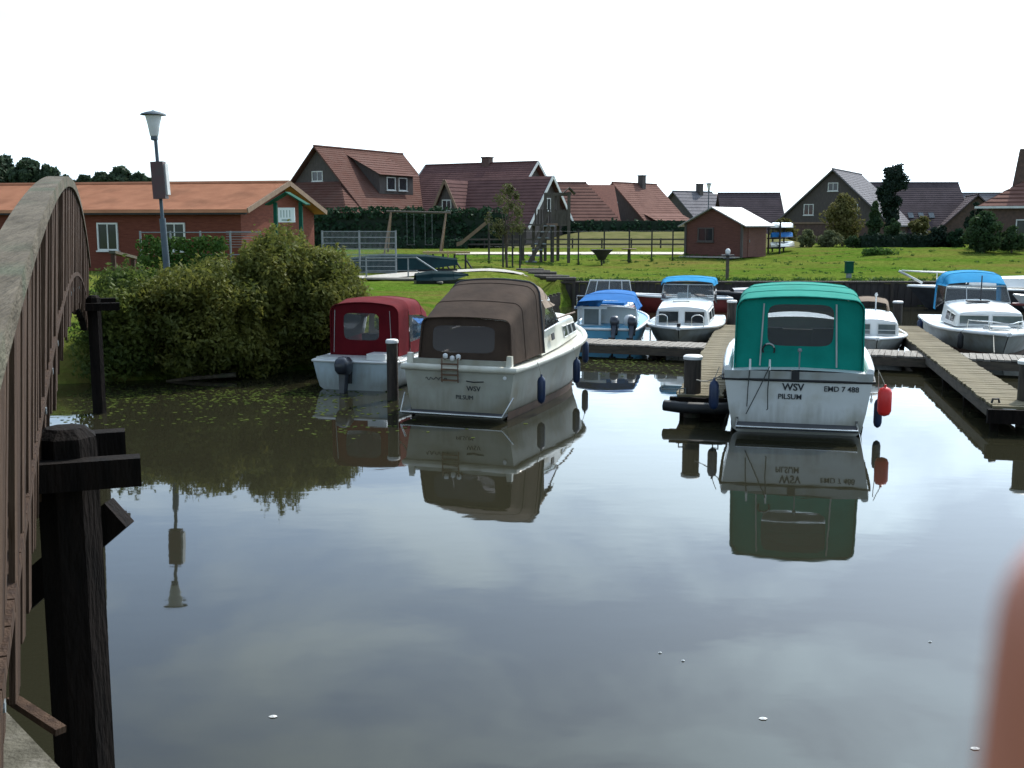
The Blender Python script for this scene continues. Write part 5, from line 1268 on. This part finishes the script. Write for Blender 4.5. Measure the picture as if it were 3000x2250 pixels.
# teal-covered boat on the grass and dinghy at the bank
def covered(label, x_, y_, L_, w_, h_, rz_, m='canvas_teal'):
    z_ = gz(x_, y_); t = thing('covered_boat', label, 'boat', (x_, y_, z_), rz_, 'covered boats ashore')
    hood(t, [arch(0, w_ * .7, w_ * .45, .12, h_ * .8, .1), arch(L_ * .3, w_, w_ * .6, .12, h_, .15), arch(L_ * .7, w_ * .8, w_ * .45, .14, h_ * .95, .12), arch(L_, w_ * .12, w_ * .08, .3, h_ * .7, .03)], m, 'tarpaulin')
    mb = MB(); mb.loft([[Vector((s_ * w_ * k_, y__, zz_)) for s_, zz_ in ((-1, .14), (-.6, -.1), (.6, -.1), (1, .14))] for y__, k_ in ((0, .68), (L_ * .3, .96), (L_ * .7, .78), (L_, .11))], False, True, True); mb.build('hull', 'hull_dark', t, 50)
    return t
p = on_z(352, 277, 1.4); covered('teal tarpaulin-covered boat ashore behind the metal fence', p.x - .3, 47.2, 4.6, .7, .75, R(-80))
p = on_z(414, 297, .95); covered('small dinghy under a dark teal cover on the bank beside the maroon canopy', p.x, p.y + .5, 2.0, .45, .42, R(-75))

# timber rail of pale pine with black posts
tr = thing('timber_rail', 'pale pine beam on black posts beside the gravel path', 'railing', (0, 0, 0))
pa, pb_ = on_y(423, 252.5, 51), on_y(470, 252.5, 51)
mb = MB(); mb.bar(pa, pb_, .22, .10); mb.build('beam', 'pine_wood', tr)
for px_ in (433, 443, 454.5, 465.5):
    p = on_y(px_, 253, 51.0); mb = MB(); mb.box((p.x, 51, (p.z + gz(p.x, 51)) / 2 - .05), (.09, .09, p.z - gz(p.x, 51))); q_ = mb.build('post', 'post_black', tr)
    mb = MB(); mb.bar((p.x, 51, gz(p.x, 51) + .45), (p.x + .3, 50.8, gz(p.x, 51)), .06, .06); mb.build('foot_brace', 'post_black', q_)
for px_ in (428, 448):
    p = on_y(px_, 253, 52); mb = MB(); mb.box((p.x, 52, (p.z + 1.3) / 2), (.08, .08, p.z - 1.1)); mb.build('back_post', 'pine_wood', tr)

# wire fence posts
wf = thing('post_fence', 'row of tall thin black fence posts with wire on the lawn', 'fence', (0, 0, 0))
tops = []
for px_, py_ in ((489, 264.5), (521, 264), (551, 262), (578.3, 261), (604, 260), (629, 259), (651.6, 257.5), (672.6, 255.5)):
    y_ = 57 + (px_ - 489) * .035; p = on_y(px_, py_, y_); zg = gz(p.x, y_); tz = on_y(px_, 229.5, y_).z
    mb = MB(); mb.box((p.x, y_, (zg + tz) / 2 - .05), (.075, .075, tz - zg + .1)); mb.build('post', 'post_black', wf); tops.append((Vector((p.x, y_, tz)), Vector((p.x, y_, zg))))
for f_ in (.95, .5):
    mb = MB(); mb.tube([b_.lerp(t_, f_) for t_, b_ in tops], .0025, 4); mb.build('wire', 'galvanised', wf)

# play tower with stair and slide
pt0 = on_y(568.6, 256, 61.5); zg = gz(pt0.x, 61.5)
pl = thing('play_tower', 'dark timber play tower with stairs, high platform and slide', 'playground', (pt0.x, 61.5, zg), 0)
def rx(px_): return on_y(px_, 250, 61.5).x - pt0.x
def rz_(py_): return on_y(560, py_, 61.5).z - zg
for px_, py_, yo in ((568.6, 192, 0), (559, 194, 1.5), (552.5, 194, 0), (546, 192, 1.5), (541, 224, 0), (534, 224, 1.4), (523, 226, 1.4), (506, 226, 1.4)):
    mb = MB(); mb.box((rx(px_), yo, rz_(py_) / 2), (.17, .17, rz_(py_))); mb.build('post', 'play_wood', pl)
mb = MB(); mb.bar((rx(545), 0, rz_(194)), (rx(571), 0, rz_(194)), .1, .14); mb.bar((rx(545), 1.5, rz_(194)), (rx(571), 1.5, rz_(194)), .1, .14); mb.build('roof_beam', 'play_wood', pl)
for sd in (-1, 1):
    mb = MB(); mb.prism([(rx(562), -.2, rz_(194) + .05), (rx(562) + .0, 1.7, rz_(194) + .05), (rx(569), 1.7, rz_(187)), (rx(569), -.2, rz_(187))] if sd < 0 else [(rx(575), -.2, rz_(194) + .05), (rx(575), 1.7, rz_(194) + .05), (rx(569), 1.7, rz_(187)), (rx(569), -.2, rz_(187))], (0, 0, -.06)); mb.build('roof_board', 'play_wood', pl)
zp = rz_(225)
mb = MB(); mb.box(((rx(532) + rx(569)) / 2, .75, zp), (rx(569) - rx(532), 1.6, .10)); mb.build('platform', 'play_wood', pl)
mb = MB(); mb.box((rx(552), -.05, zp + .02), (.62, .1, .14)); mb.build('platform_edge', 'trim_tan', pl)
mb = MB(); mb.box(((rx(490) + rx(532)) / 2, 1.4, zp + .02), (rx(532) - rx(490), .7, .08)); mb.build('bridge_deck', 'play_wood', pl)
for k in range(12):
    x_ = rx(536) + (rx(568) - rx(536)) * k / 11; mb = MB(); mb.box((x_, 1.55, zp + .45), (.10, .03, .85)); mb.build('balustrade_board', 'play_wood', pl)
for k in range(9):
    x_ = rx(555) + (rx(567) - rx(555)) * k / 8; mb = MB(); mb.box((x_, -.02, zp + .42), (.09, .03, .75)); mb.build('balustrade_board', 'play_wood', pl)
for k in range(7):
    t = k / 6; mb = MB(); mb.box((rx(549) + (rx(531) - rx(549)) * t, -.45, zp * (1 - t) * .93 + .1), (.62, .7, .06)); mb.build('stair_tread', 'galvanised', pl)
for y_ in (-.83, -.07):
    mb = MB(); mb.bar((rx(549), y_, zp - .05), (rx(529), y_, .02), .06, .20); mb.build('stringer', 'play_wood', pl)
    mb = MB(); mb.bar((rx(549), y_, zp + .75), (rx(531), y_, .9), .05, .07); mb.build('stair_rail', 'play_wood', pl)
sa = Vector((rx(488), 1.2, rz_(222.5))); sb_ = Vector((rx(456), 1.0, rz_(248.5)))
mb = MB(); secs = []
for t in (0, .08, .3, .6, .85, 1.0):
    c = sa.lerp(sb_, t); c.z += .0 if t < .85 else .12 * (t - .85) / .15
    secs.append([c + Vector((0, -.28, .20)), c + Vector((0, -.25, 0)), c + Vector((0, .25, 0)), c + Vector((0, .28, .20)), c + Vector((0, .30, .20)), c + Vector((0, .27, -.03)), c + Vector((0, -.27, -.03)), c + Vector((0, -.30, .20))])
mb.loft(secs, True, True, True); mb.build('slide', 'trim_tan', pl)
for y_ in (.95, 1.5):
    mb = MB(); mb.box((rx(488.5), y_, zp / 2 + .4), (.10, .10, zp + .8)); mb.build('post', 'play_wood', pl)
# swing
sg = thing('swing_frame', 'timber swing frame with slanted legs in front of the tall hedge', 'swing', (0, 0, 0))
ya = 70; t0, t1 = on_y(391, 211.5, ya), on_y(446, 213, ya); zg = gz(t0.x, ya)
mb = MB(); mb.cyl(t0 - Vector((.3, 0, 0)), t1 + Vector((.3, 0, 0)), .07, .07, 8); mb.build('beam', 'play_wood', sg, 60)
for tt in (t0, t1):
    for dy in (-1.0, 1.0):
        mb = MB(); mb.cyl(tt, (tt.x - .35, tt.y + dy, zg - .05), .06, .06, 8); mb.build('leg', 'trim_tan', sg, 60)
for f_ in (.35, .68):
    c = t0.lerp(t1, f_)
    for dx in (-.22, .22):
        mb = MB(); mb.cyl((c.x + dx, c.y, c.z), (c.x + dx, c.y, zg + .5), .010, .010, 5); mb.build('chain', 'galvanised', sg)
    mb = MB(); mb.box((c.x, c.y, zg + .5), (.5, .2, .04)); mb.build('seat', 'black_rubber', sg)
# barbecue funnel and round table
p = on_y(601.7, 260, 60); zg = gz(p.x, 60); s_ = 1101 / 60
bq = thing('fire_bowl', 'dark funnel-shaped grill on a single post on the lawn', 'grill', (p.x, 60, zg), 0)
mb = MB(); mb.cyl((0, 0, 0), (0, 0, .3), .05, .05, 8); mb.build('post', 'post_black', bq, 60)
mb = MB(); mb.lathe([(.12, .26), (.20, .30), (.34, .55), (.60, .80), (.62, .84), (.5, .84), (.2, .5)], 18); mb.build('bowl', 'post_black', bq, 50)
p = on_y(629, 259, 62); tb = thing('garden_table', 'small pale-topped table on one dark leg on the lawn', 'table', (p.x, 62, gz(p.x, 62)), 0)
mb = MB(); mb.box((0, 0, .36), (.16, .16, .72)); mb.build('leg', 'post_black', tb); mb = MB(); mb.lathe([(.40, .72), (.42, .74), (.42, .77), (.38, .78)], 18); mb.build('top', 'trim_tan', tb, 50)
# low dark rail fence behind the sand path
lf = thing('rail_fence', 'low dark timber rail fence behind the sand path', 'fence', (0, 0, 0))
xs_ = np.linspace(on_y(455, 245, 77).x, on_y(690, 245, 77).x, 9)
for k, x_ in enumerate(xs_):
    mb = MB(); mb.box((x_, 77, gz(x_, 77) + .30), (.10, .10, .8)); mb.build('post', 'post_black', lf)
for z_ in (.28, .62):
    mb = MB(); mb.bar((xs_[0], 76.93, 1.9 + z_), (xs_[-1], 76.93, 1.9 + z_), .05, .11); mb.build('rail', 'play_wood', lf)
# pedestal posts at the quay
p = on_y(727, 283, 50.2); ps = thing('power_pedestal', 'slim post with a small flat shelf and white lamp at the quay edge', 'post', (p.x, 50.2, gz(p.x, 50.2)), 0)
mb = MB(); mb.box((0, 0, .55), (.13, .13, 1.1)); mb.build('post', 'play_wood', ps); mb = MB(); mb.box((0, 0, 1.12), (.55, .4, .05)); mb.box((0, 0, .98), (.36, .3, .05)); mb.build('shelf', 'platform_grey', ps)
mb = MB(); mb.lathe([(.05, 1.14), (.10, 1.2), (.12, 1.30), (.08, 1.40), (.02, 1.42)], 12); mb.build('lamp_globe', 'opal', ps, 60)
p = on_y(848.5, 282, 51); ps2 = thing('power_pedestal', 'squat grey-green service box on a short post at the quay edge', 'post', (p.x, 51, gz(p.x, 51)), 0)
mb = MB(); mb.box((0, 0, .3), (.2, .2, .6)); mb.build('post', 'galvanised', ps2); mb = MB(); mb.box((0, 0, .5), (.34, .28, .5)); mb.box((0, 0, .77), (.40, .34, .05)); mb.build('box', 'plastic_green', ps2)

# dark log steps where the lawn drops to the bank
ls = thing('log_steps', 'dark log steps leading down the lawn corner to the bank', 'steps', (0, 0, 0))
for k in range(6):
    p = on_y(530 + k * 6.2, 273.5 + k * 2.6, 52.5 - k * .75); z_ = gz(p.x, p.y)
    mb = MB(); mb.cyl((p.x - .65, p.y, z_ + .04), (p.x + .65, p.y - .12, z_ + .04), .11, .11, 8); mb.build('log', 'pile_wood', ls, 60)
# ================================================================== VEGETATION
def tree(label, base, blobs, leaf, size, trunk_r=.12, seed=1, cat='tree', name='tree', group=None, aspect=1.7, limbs=5, shell=.5, crown='crown'):
    """blobs relative to the base: (x, y, z, rx, ry, rz, count)"""
    t = thing(name, label, cat, base, 0, group); rr = random.Random(seed)
    zc = sum(b[2] for b in blobs) / len(blobs); mb = MB()
    mb.tube([(0, 0, -.3), (rr.uniform(-.05, .05), 0, zc * .5), (rr.uniform(-.1, .1), 0, zc)], [trunk_r * 1.25, trunk_r, trunk_r * .5], 8)
    for i in range(min(limbs, len(blobs))):
        b = blobs[i]; z0 = zc * rr.uniform(.3, .7)
        mb.tube([(0, 0, z0), (b[0] * .5, b[1] * .5, (z0 + b[2]) / 2 + .1), (b[0], b[1], b[2])], [trunk_r * .6, trunk_r * .4, trunk_r * .15], 6)
    mb.build('trunk', 'bark', t, 60)
    leaves(crown, leaf, t, blobs, size, seed, aspect, shell)
    return t
def clumps(seed, n, rx, ry, z0, z1, r0, r1, cnt, dome=True):
    rr = random.Random(seed); B = []
    for i in range(n):
        a = rr.uniform(0, math.tau); q = math.sqrt(rr.random()); f = rr.random()
        z = z0 + (z1 - z0) * f; k = math.sqrt(max(.05, 1 - (f * .92) ** 2)) if dome else 1
        r = rr.uniform(r0, r1); B.append((math.cos(a) * q * rx * k, math.sin(a) * q * ry * k, z, r, r, r * .85, cnt))
    return B
# big willow scrub on the left bank: three bushes, hanging over the water
def bush(label, px0, px1, ytop, Yc, depth, leaf, seed, n, cnt, size=.058, z0=.25, extra=()):
    xa, xb = on_y(px0, 300, Yc).x, on_y(px1, 300, Yc).x; zt = on_y((px0 + px1) / 2, ytop, Yc).z
    cx = (xa + xb) / 2; g0 = gz(cx, Yc + 1); rr = random.Random(seed); B = []
    hw = (xb - xa) / 2
    for i in range(n):
        u = rr.uniform(-1, 1); v = rr.uniform(-1, 1); f = rr.random() ** .8
        if u * u + v * v > 1.05: continue
        top = zt * (1 - .30 * u * u - .15 * v * v); z = z0 + (top - z0 - .35) * f; r = rr.uniform(.28, .55)
        B.append((u * (hw - .35), v * depth, z - g0 + .1, r * 1.15, r, r * .8, cnt))
    for e in extra: B.append(e)
    for i in range(int(n * .5)):          # loose sprigs that break the outline
        u = rr.uniform(-1, 1); v = rr.uniform(-1, .6); q = u * u + v * v
        if q > 1: continue
        top = zt * (1 - .42 * u * u - .15 * v * v); r = rr.uniform(.06, .13)
        B.append((u * (hw - .05) * 1.03, v * depth * 1.1, (z0 + (top - z0) * rr.uniform(.5, .98)) - g0 + .05, r, r, rr.uniform(.16, .38), 34))
    return tree(label, (cx, Yc, g0 - .1), B, leaf, size, .10, seed, 'bush', 'willow_bush', 'willow scrub on the bank', 2.2, 14, .45, 'foliage')
bush('dark green willow bush hanging over the water beside the footbridge', 84, 176, 262, 25.6, 1.5, 'willow_leaf_green', 11, 130, 300)
bush('wide olive willow bush below the street lamp', 130, 285, 251, 26.0, 1.7, 'willow_leaf', 12, 210, 300)
bush('tallest yellow-green willow bush before the notice board', 228, 330, 221, 27.4, 1.6, 'willow_leaf', 13, 210, 300, .058, .3)
bush('feathery willow bush overhanging the maroon-canopied boat', 285, 370, 238, 27.3, 1.4, 'willow_leaf', 14, 130, 260, .055, .5)
# ivy-covered fence section behind the lamp
iv = thing('ivy_fence', 'wire fence overgrown with bright ivy in front of the timber building', 'fence', (0, 0, 0))
ivy = []
rr = random.Random(2)
for px_ in np.arange(140, 262, 3.2):
    p = on_y(px_, 234 + rr.uniform(-2, 3), 38.5); zg = gz(p.x, 38.5)
    if px_ < 226:
        for f_ in (.2, .5, .8): ivy.append((p.x, 38.5, zg + (p.z - zg) * f_, .18, .14, .30, 55))
for px_ in (140, 170, 200, 230, 260):
    p = on_y(px_, 231, 38.6); mb = MB(); mb.cyl((p.x, 38.6, gz(p.x, 38.6) - .2), (p.x, 38.6, p.z), .035, .035, 6); mb.build('post', 'galvanised', iv, 60)
for f_ in (.5, 0.02):
    mb = MB(); mb.tube([on_y(px_, 231.5, 38.6) - Vector((0, 0, f_ * 1.6)) for px_ in (140, 170, 200, 230, 260)], .018, 5); mb.build('wire', 'galvanised', iv)
for k in range(7):
    mb = MB(); mb.tube([on_y(px_, 231.5 + k * 2.6, 38.6) for px_ in (226, 243, 260)], .008, 4); mb.build('wire', 'galvanised', iv)
leaves('ivy', 'ivy_leaf', iv, ivy, .10, 5, 1.3)
# pale ramp board leading up from the bridge end
rp_ = thing('bridge_ramp', 'brown timber handrail leading on from the far end of the footbridge', 'railing', (0, 0, 0))
a, b = on_y(112, 252, 27.5), on_y(134, 257.5, 29.5)
mb = MB(); mb.bar(a, b, .16, .07); mb.build('handrail', 'rail_wood', rp_)
for f_ in (.05, .95):
    c = a.lerp(b, f_); mb = MB(); mb.box((c.x, c.y, (c.z + gz(c.x, c.y)) / 2 - .05), (.1, .1, c.z - gz(c.x, c.y))); mb.build('post', 'bridge_wood', rp_)

# hedges
def hedge(label, x0, x1, Y, z0, z1, d, leaf, dens, size, seed, wob=.12):
    h = thing('hedge', label, 'hedge', ((x0 + x1) / 2, Y, z0), 0)
    B = []; rr = random.Random(seed); n = max(2, int((x1 - x0) / .9)); nz = max(1, int((z1 - z0) / .8))
    for i in range(n):
        for k in range(nz):
            zz = (k + .5) * (z1 - z0) / nz
            B.append((x0 + (i + .5) * (x1 - x0) / n - (x0 + x1) / 2 + rr.uniform(-wob, wob), rr.uniform(-wob, wob), zz + rr.uniform(-wob, wob) * .6, .62, d, .56, dens))
    leaves('foliage', leaf, h, B, size, seed, 1.4, .6)
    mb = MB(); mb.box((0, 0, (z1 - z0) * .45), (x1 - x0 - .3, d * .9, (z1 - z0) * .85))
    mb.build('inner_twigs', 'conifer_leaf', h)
    return h
hz0, hz1 = on_y(400, 247, 78).z, on_y(400, 208, 78).z
hedge('tall clipped dark green hedge in front of the large houses', on_y(312, 230, 78).x, on_y(505, 230, 78).x, 78, 1.85, hz1, .7, 'hedge_leaf', 190, .20, 21)
z_t = on_y(620, 219, 90).z
hedge('clipped dark green hedge on top of the grassy dike', on_y(560, 230, 90).x, on_y(700, 230, 90).x, 90, 2.7, z_t, .7, 'hedge_leaf', 150, .20, 22)
hedge('low loose hedge at the edge of the sand path beside the slide', on_y(395, 244, 76).x, on_y(470, 244, 76).x, 76, 1.85, 2.55, .5, 'hedge_leaf', 110, .16, 23)
hedge('dark clipped hedge along the garden edge above the lawn', on_y(858, 245, 79).x, on_y(962, 245, 79).x, 79, 1.9, on_y(900, 234, 79).z, .6, 'conifer_leaf', 150, .18, 24)
# young staked tree
p = on_y(507, 269, 54); zg = gz(p.x, 54)
def rel(px_, py_, Y=54): q_ = on_y(px_, py_, Y); return q_.x - p.x, q_.z - zg
B = []
rr = random.Random(31)
for i in range(26):
    f = rr.random(); hwid = 19 * (math.sin(math.pi * min(.93, .16 + f * .8))) ; px_ = 507 + rr.uniform(-1, 1) * hwid; x_, z_ = rel(px_, 234 - f * 46)
    r_ = rr.uniform(.16, .34); B.append((x_, rr.uniform(-.6, .6), z_, r_, r_, r_ * 1.25, 62))
yt = tree('young slender tree tied to dark stakes on the lawn', (p.x, 54, zg), B, 'young_leaf', .085, .05, 31, limbs=12, shell=.3)
for px_ in (503, 512.5, 520): 
    x_, z_ = rel(px_, 232); mb = MB(); mb.cyl((x_, .25 if px_ > 505 else -.2, -.1), (x_, .25 if px_ > 505 else -.2, z_), .045, .045, 7); mb.build('stake', 'post_black', yt, 60)
# garden trees and shrubs on the right
def gtree(label, px_, ytop, ybase, hw, Y, leaf, seed, n, cnt, size=.16, name='garden_shrub', cat='shrub', tr=.06, conical=False, z_first=.15, grp='shrubs along the garden edge'):
    p = on_y(px_, 250, Y); zg = gz(p.x, Y); H = on_y(px_, ytop, Y).z - zg; w = hw * Y / FPX; rr = random.Random(seed); B = []
    zf = max(.1, (on_y(px_, ybase, Y).z - zg))
    for i in range(n):
        f = rr.random(); 
        k = (1 - f * .92) if conical else math.sin(math.pi * (.18 + .74 * f)) ** .8
        a = rr.uniform(0, math.tau); q = math.sqrt(rr.random()) * .8; r = rr.uniform(.22, .36) * w * (.55 + .6 * k)
        B.append((math.cos(a) * q * w * k, math.sin(a) * q * w * k, zf + (H - zf - r * .6) * f, r, r, r * .95, cnt))
    return tree(label, (p.x, Y, zg), B, leaf, size, tr, seed, cat, name, grp, 1.5, 6, .45)
gtree('round golden-olive tree before the dark gabled house', 842, 193, 240, 21, 84, 'golden_leaf', 41, 46, 130, .15, 'garden_tree', 'tree', .09)
# dark cypress
p = on_y(892, 250, 86); zg = gz(p.x, 86); B = []; rr = random.Random(42)
prof = [(240, 2), (226, 3), (215, 5), (207, 7), (199, 10), (191, 12), (184, 14), (177, 11), (171, 8)]
for py_, hw in prof:
    for k in range(7):
        x_ = on_y(892 + rr.uniform(-1, 1) * hw * .75 + (3 if py_ < 185 else -2), py_ + rr.uniform(-4, 4), 86); r_ = rr.uniform(.30, .46)
        B.append((x_.x - p.x, rr.uniform(-.6, .6), x_.z - zg, r_, r_, r_ * 1.2, 230))
tree('tall dark cypress rising above the roofs', (p.x, 86, zg), B, 'conifer_leaf', .13, .10, 42, 'tree', 'cypress_tree', None, 1.6, 6, .3)
gtree('cone-shaped dark evergreen shrub between the houses', 873, 201, 247, 13, 81, 'garden_leaf', 43, 40, 120, .13, conical=True)
gtree('rounded blue-green shrub left of the golden one', 893, 219, 247, 12, 80, 'garden_leaf', 44, 26, 110, .14)
gtree('yellowish shrub growing above the dark hedge', 920, 216, 244, 14, 81, 'golden_leaf', 45, 26, 110, .15)
gtree('dark rounded shrub standing by the broad-roofed house', 939, 226, 248, 13, 78.5, 'conifer_leaf', 46, 26, 120, .14)
gtree('dark low shrub next to the rounded one by the broad-roofed house', 957, 229, 248, 11, 78, 'hedge_leaf', 47, 24, 110, .14)
gtree('large loose willow-like shrub before the bungalow', 984, 211, 248, 20, 66.5, 'garden_leaf', 48, 46, 120, .13)
gtree('small green shrub at the foot of the bungalow wall', 1012, 226, 249, 13, 66, 'garden_leaf', 49, 24, 110, .13)
gtree('pale round shrub behind the canoe rack', 806, 230, 248, 10, 80, 'pale_leaf', 50, 22, 110, .13)
gtree('pale spreading shrub under the golden-olive tree', 829, 231, 246, 13, 81, 'pale_leaf', 51, 24, 100, .13)
gtree('loose green bush behind the shed roof', 783, 219, 245, 14, 92, 'golden_leaf', 52, 24, 100, .16)
gtree('small dark shrub below the golden-olive tree', 853, 236, 249, 9, 79, 'garden_leaf', 53, 18, 100, .12)
p = on_z(880, 258, 1.75)
# low shrub growing on the lawn bank: round mound in the turf
gtree('round darker tussock growing on the lawn slope', 880, 250, 258, 17, 66, 'ivy_leaf', 54, 22, 120, .09)
gtree('dark reddish tree behind the grey-roofed far house', 972, 196, 240, 9, 98, 'conifer_leaf', 55, 22, 90, .18, 'garden_tree', 'tree', .09)
# far trees over the orange roof
k = 0
for px_, yt_, hw in ((6, 156, 24), (33, 158, 20), (52, 166, 15), (88, 176, 12), (106, 173, 13), (124, 168, 17), (143, 174, 13), (68, 176, 13), (-18, 157, 20)):
    gtree(['broad dark tree rising far behind the orange roof', 'smaller dark tree in the far row behind the orange roof'][0 if hw > 14 else 1], px_, yt_, 200, hw, 150, 'far_leaf', 60 + k, 60, 110, .42, 'far_tree', 'tree', .2, grp='far trees behind the orange roof'); k += 1

# grass tufts on the near bank and reeds under the willows
rng2 = np.random.default_rng(9); B = []
for i in range(90):
    t = rng2.random(); 
    x_ = -9.5 + 10 * t; y_ = np.interp(x_, [-10, -7.5, -5, -2, -.4, .7], [24.2, 25.2, 26.6, 28.8, 31, 36.5]) + rng2.uniform(.1, 1.6)
    B.append((x_, y_, gz(x_, y_) + .12, .25, .25, .22, 26))
o = leaves('bank_grass', 'weed_leaf', None, B, .07, 7, 4.5, .2, .0); o['kind'] = 'stuff'; tag(o, 'rough grass growing along the water edge under the willows', 'grass')

# floating weed and petals
def floaters(name, label, cat, m, pts, r0, r1, seed):
    mb = MB(); rr = random.Random(seed)
    for x_, y_ in pts:
        r = rr.uniform(r0, r1); n = rr.choice((5, 6, 7)); a0 = rr.random() * 6
        mb.add([(x_ + r * math.cos(a0 + k * math.tau / n) * rr.uniform(.7, 1.2), y_ + r * .9 * math.sin(a0 + k * math.tau / n) * rr.uniform(.7, 1.2), .006) for k in range(n)], [tuple(range(n))])
    o = mb.build(name, m, None); o['kind'] = 'stuff'; tag(o, label, cat); return o
rr = random.Random(77); P_ = []
for cx, cy, sx, sy, n in ((-6.4, 23.4, 1.6, .5, 330), (-5.4, 22.2, 1.2, .45, 240), (-4.2, 22.9, .7, .3, 130), (-7.8, 22.6, .6, .6, 130), (-8.1, 21.2, .35, 1.0, 130), (-3.3, 21.0, 1.0, .5, 110), (-5.8, 20.2, 1.6, .7, 120), (-2.9, 19.0, 1.0, .4, 60), (2.9, 28.3, .8, .7, 260), (3.2, 27.0, .7, .5, 110)):
    P_ += [(rr.gauss(cx, sx), rr.gauss(cy, sy)) for _ in range(n)]
floaters('duckweed', 'patches of green duckweed floating under the willows', 'duckweed', 'weed_leaf', P_, .012, .05, 5)
pts = [on_z(x_, y_, 0) for x_, y_ in ((273, 717), (763, 719), (975, 749), (683, 661), (660, 653), (930, 642))]
for i, p_ in enumerate(pts):
    mb = MB(); r = .022 if i < 3 else .011; a0 = i
    mb.add([(p_.x + r * 1.5 * math.cos(a0 + k * math.tau / 6), p_.y + r * math.sin(a0 + k * math.tau / 6), .005) for k in range(6)] + [(p_.x, p_.y, .016)], [(k, (k + 1) % 6, 6) for k in range(6)])
    tag(mb.build('floating_petal', 'petal'), 'small white petal floating on the open water', 'petal', 'petals on the water')
# floating driftwood branch under the willow
p = on_z(200, 379, 0.04); mb = MB(); mb.tube([(p.x - .75, p.y - .1, .0), (p.x - .2, p.y, .06), (p.x + .8, p.y + .12, .12)], [.03, .05, .06], 7); tag(mb.build('drift_log', 'rail_wood', None, 60), 'pale driftwood log floating under the willow bush', 'log')

# ================================================================== HAND: a fingertip close to the lens
D = 0.062
def near(px_, py_, d=D): return on_y(px_, py_, d)
hd = thing('person', 'reddish fingertip of a hand held out over the water', 'person', near(1154, 900), 0)
org = hd.location.copy()
def skin(name, chain, radii, m='skin'):
    mb = MB(); pts = [Vector(c) for c in chain]; P2 = []; R2 = []
    for i in range(len(pts) - 1):
        for k in range(6):
            t = k / 6; P2.append(pts[i].lerp(pts[i + 1], t)); R2.append(radii[i] + (radii[i + 1] - radii[i]) * t)
    P2.append(pts[-1]); R2.append(radii[-1])
    e = (pts[-1] - pts[-2]).normalized(); rl = radii[-1]
    for a_ in (20, 40, 60, 75, 86): P2.append(pts[-1] + e * rl * math.sin(R(a_))); R2.append(rl * math.cos(R(a_)))
    mb.tube(P2, R2, 16); return mb
tipc = near(1132, 636) - org
# index finger pointing up, the other fingers curled below it, palm and wrist leading away to the right
mbh = MB()
def addf(ch, rd):
    m_ = skin('f', ch, rd); mbh.add(m_.v, m_.f)
base = Vector((-.003, .004, -.048))
addf([base, base.lerp(tipc, .5) + Vector((.002, .002, 0)), tipc], [.0095, .0088, .0078])
for k in range(3):
    b0 = base + Vector((.012 + .004 * k, .018 * (k + 1), -.004 * k)); addf([b0, b0 + Vector((-.028, .004, .012)), b0 + Vector((-.034, .002, -.012)), b0 + Vector((-.014, 0, -.02))], [.0095, .009, .0085, .0075])
addf([base + Vector((.025, -.014, -.035)), base + Vector((-.004, -.016, -.022)), base + Vector((-.024, -.006, -.012))], [.011, .0105, .009])
addf([base + Vector((.075, .03, -.07)), base + Vector((.045, .028, -.035)), base + Vector((.012, .024, -.004))], [.026, .034, .024])
addf([base + Vector((.30, .02, -.22)), base + Vector((.16, .028, -.13)), base + Vector((.07, .03, -.065))], [.042, .034, .025])
hand = mbh.build('hand', 'skin', hd, 60)
mod = hand.modifiers.new('join', 'REMESH'); mod.mode = 'VOXEL'; mod.voxel_size = .0022; mod.use_smooth_shade = True
sm_ = hand.modifiers.new('smooth', 'SMOOTH'); sm_.iterations = 4; sm_.factor = .5
mb = MB(); mb.tube([base + Vector((.17, .028, -.137)), base + Vector((.34, .02, -.25))], [.046, .058], 16); mb.build('sleeve', 'cloth_dark', hd, 60)

# rough tufts left by the mower along the quay, round the posts and on the slope
rng3 = np.random.default_rng(21); B = []
for i in range(230):
    x_ = rng3.uniform(2.4, 27); y_ = 48.95 + abs(rng3.normal()) * .35; B.append((x_, y_, gz(x_, y_) + .07, .22, .14, .13, 16))
for i in range(200):
    x_ = rng3.uniform(-4, 30); y_ = rng3.uniform(50, 70)
    if x_ < 3 and y_ < 51: continue
    B.append((x_, y_, gz(x_, y_) + .02, rng3.uniform(.15, .5), .15, .035, 12))
for x_, y_ in [(t_[1].x, t_[1].y) for t_ in tops] + [(s0.x + k * .3, s0.y - .15 - k * .2) for k in range(9)]:
    B.append((x_, y_, gz(x_, y_) + .08, .2, .2, .15, 24))
o = leaves('lawn_tufts', 'ivy_leaf', None, B, .05, 22, 4.0, .2, .0); o['kind'] = 'stuff'; tag(o, 'rough grass tufts scattered over the mown lawn', 'grass')
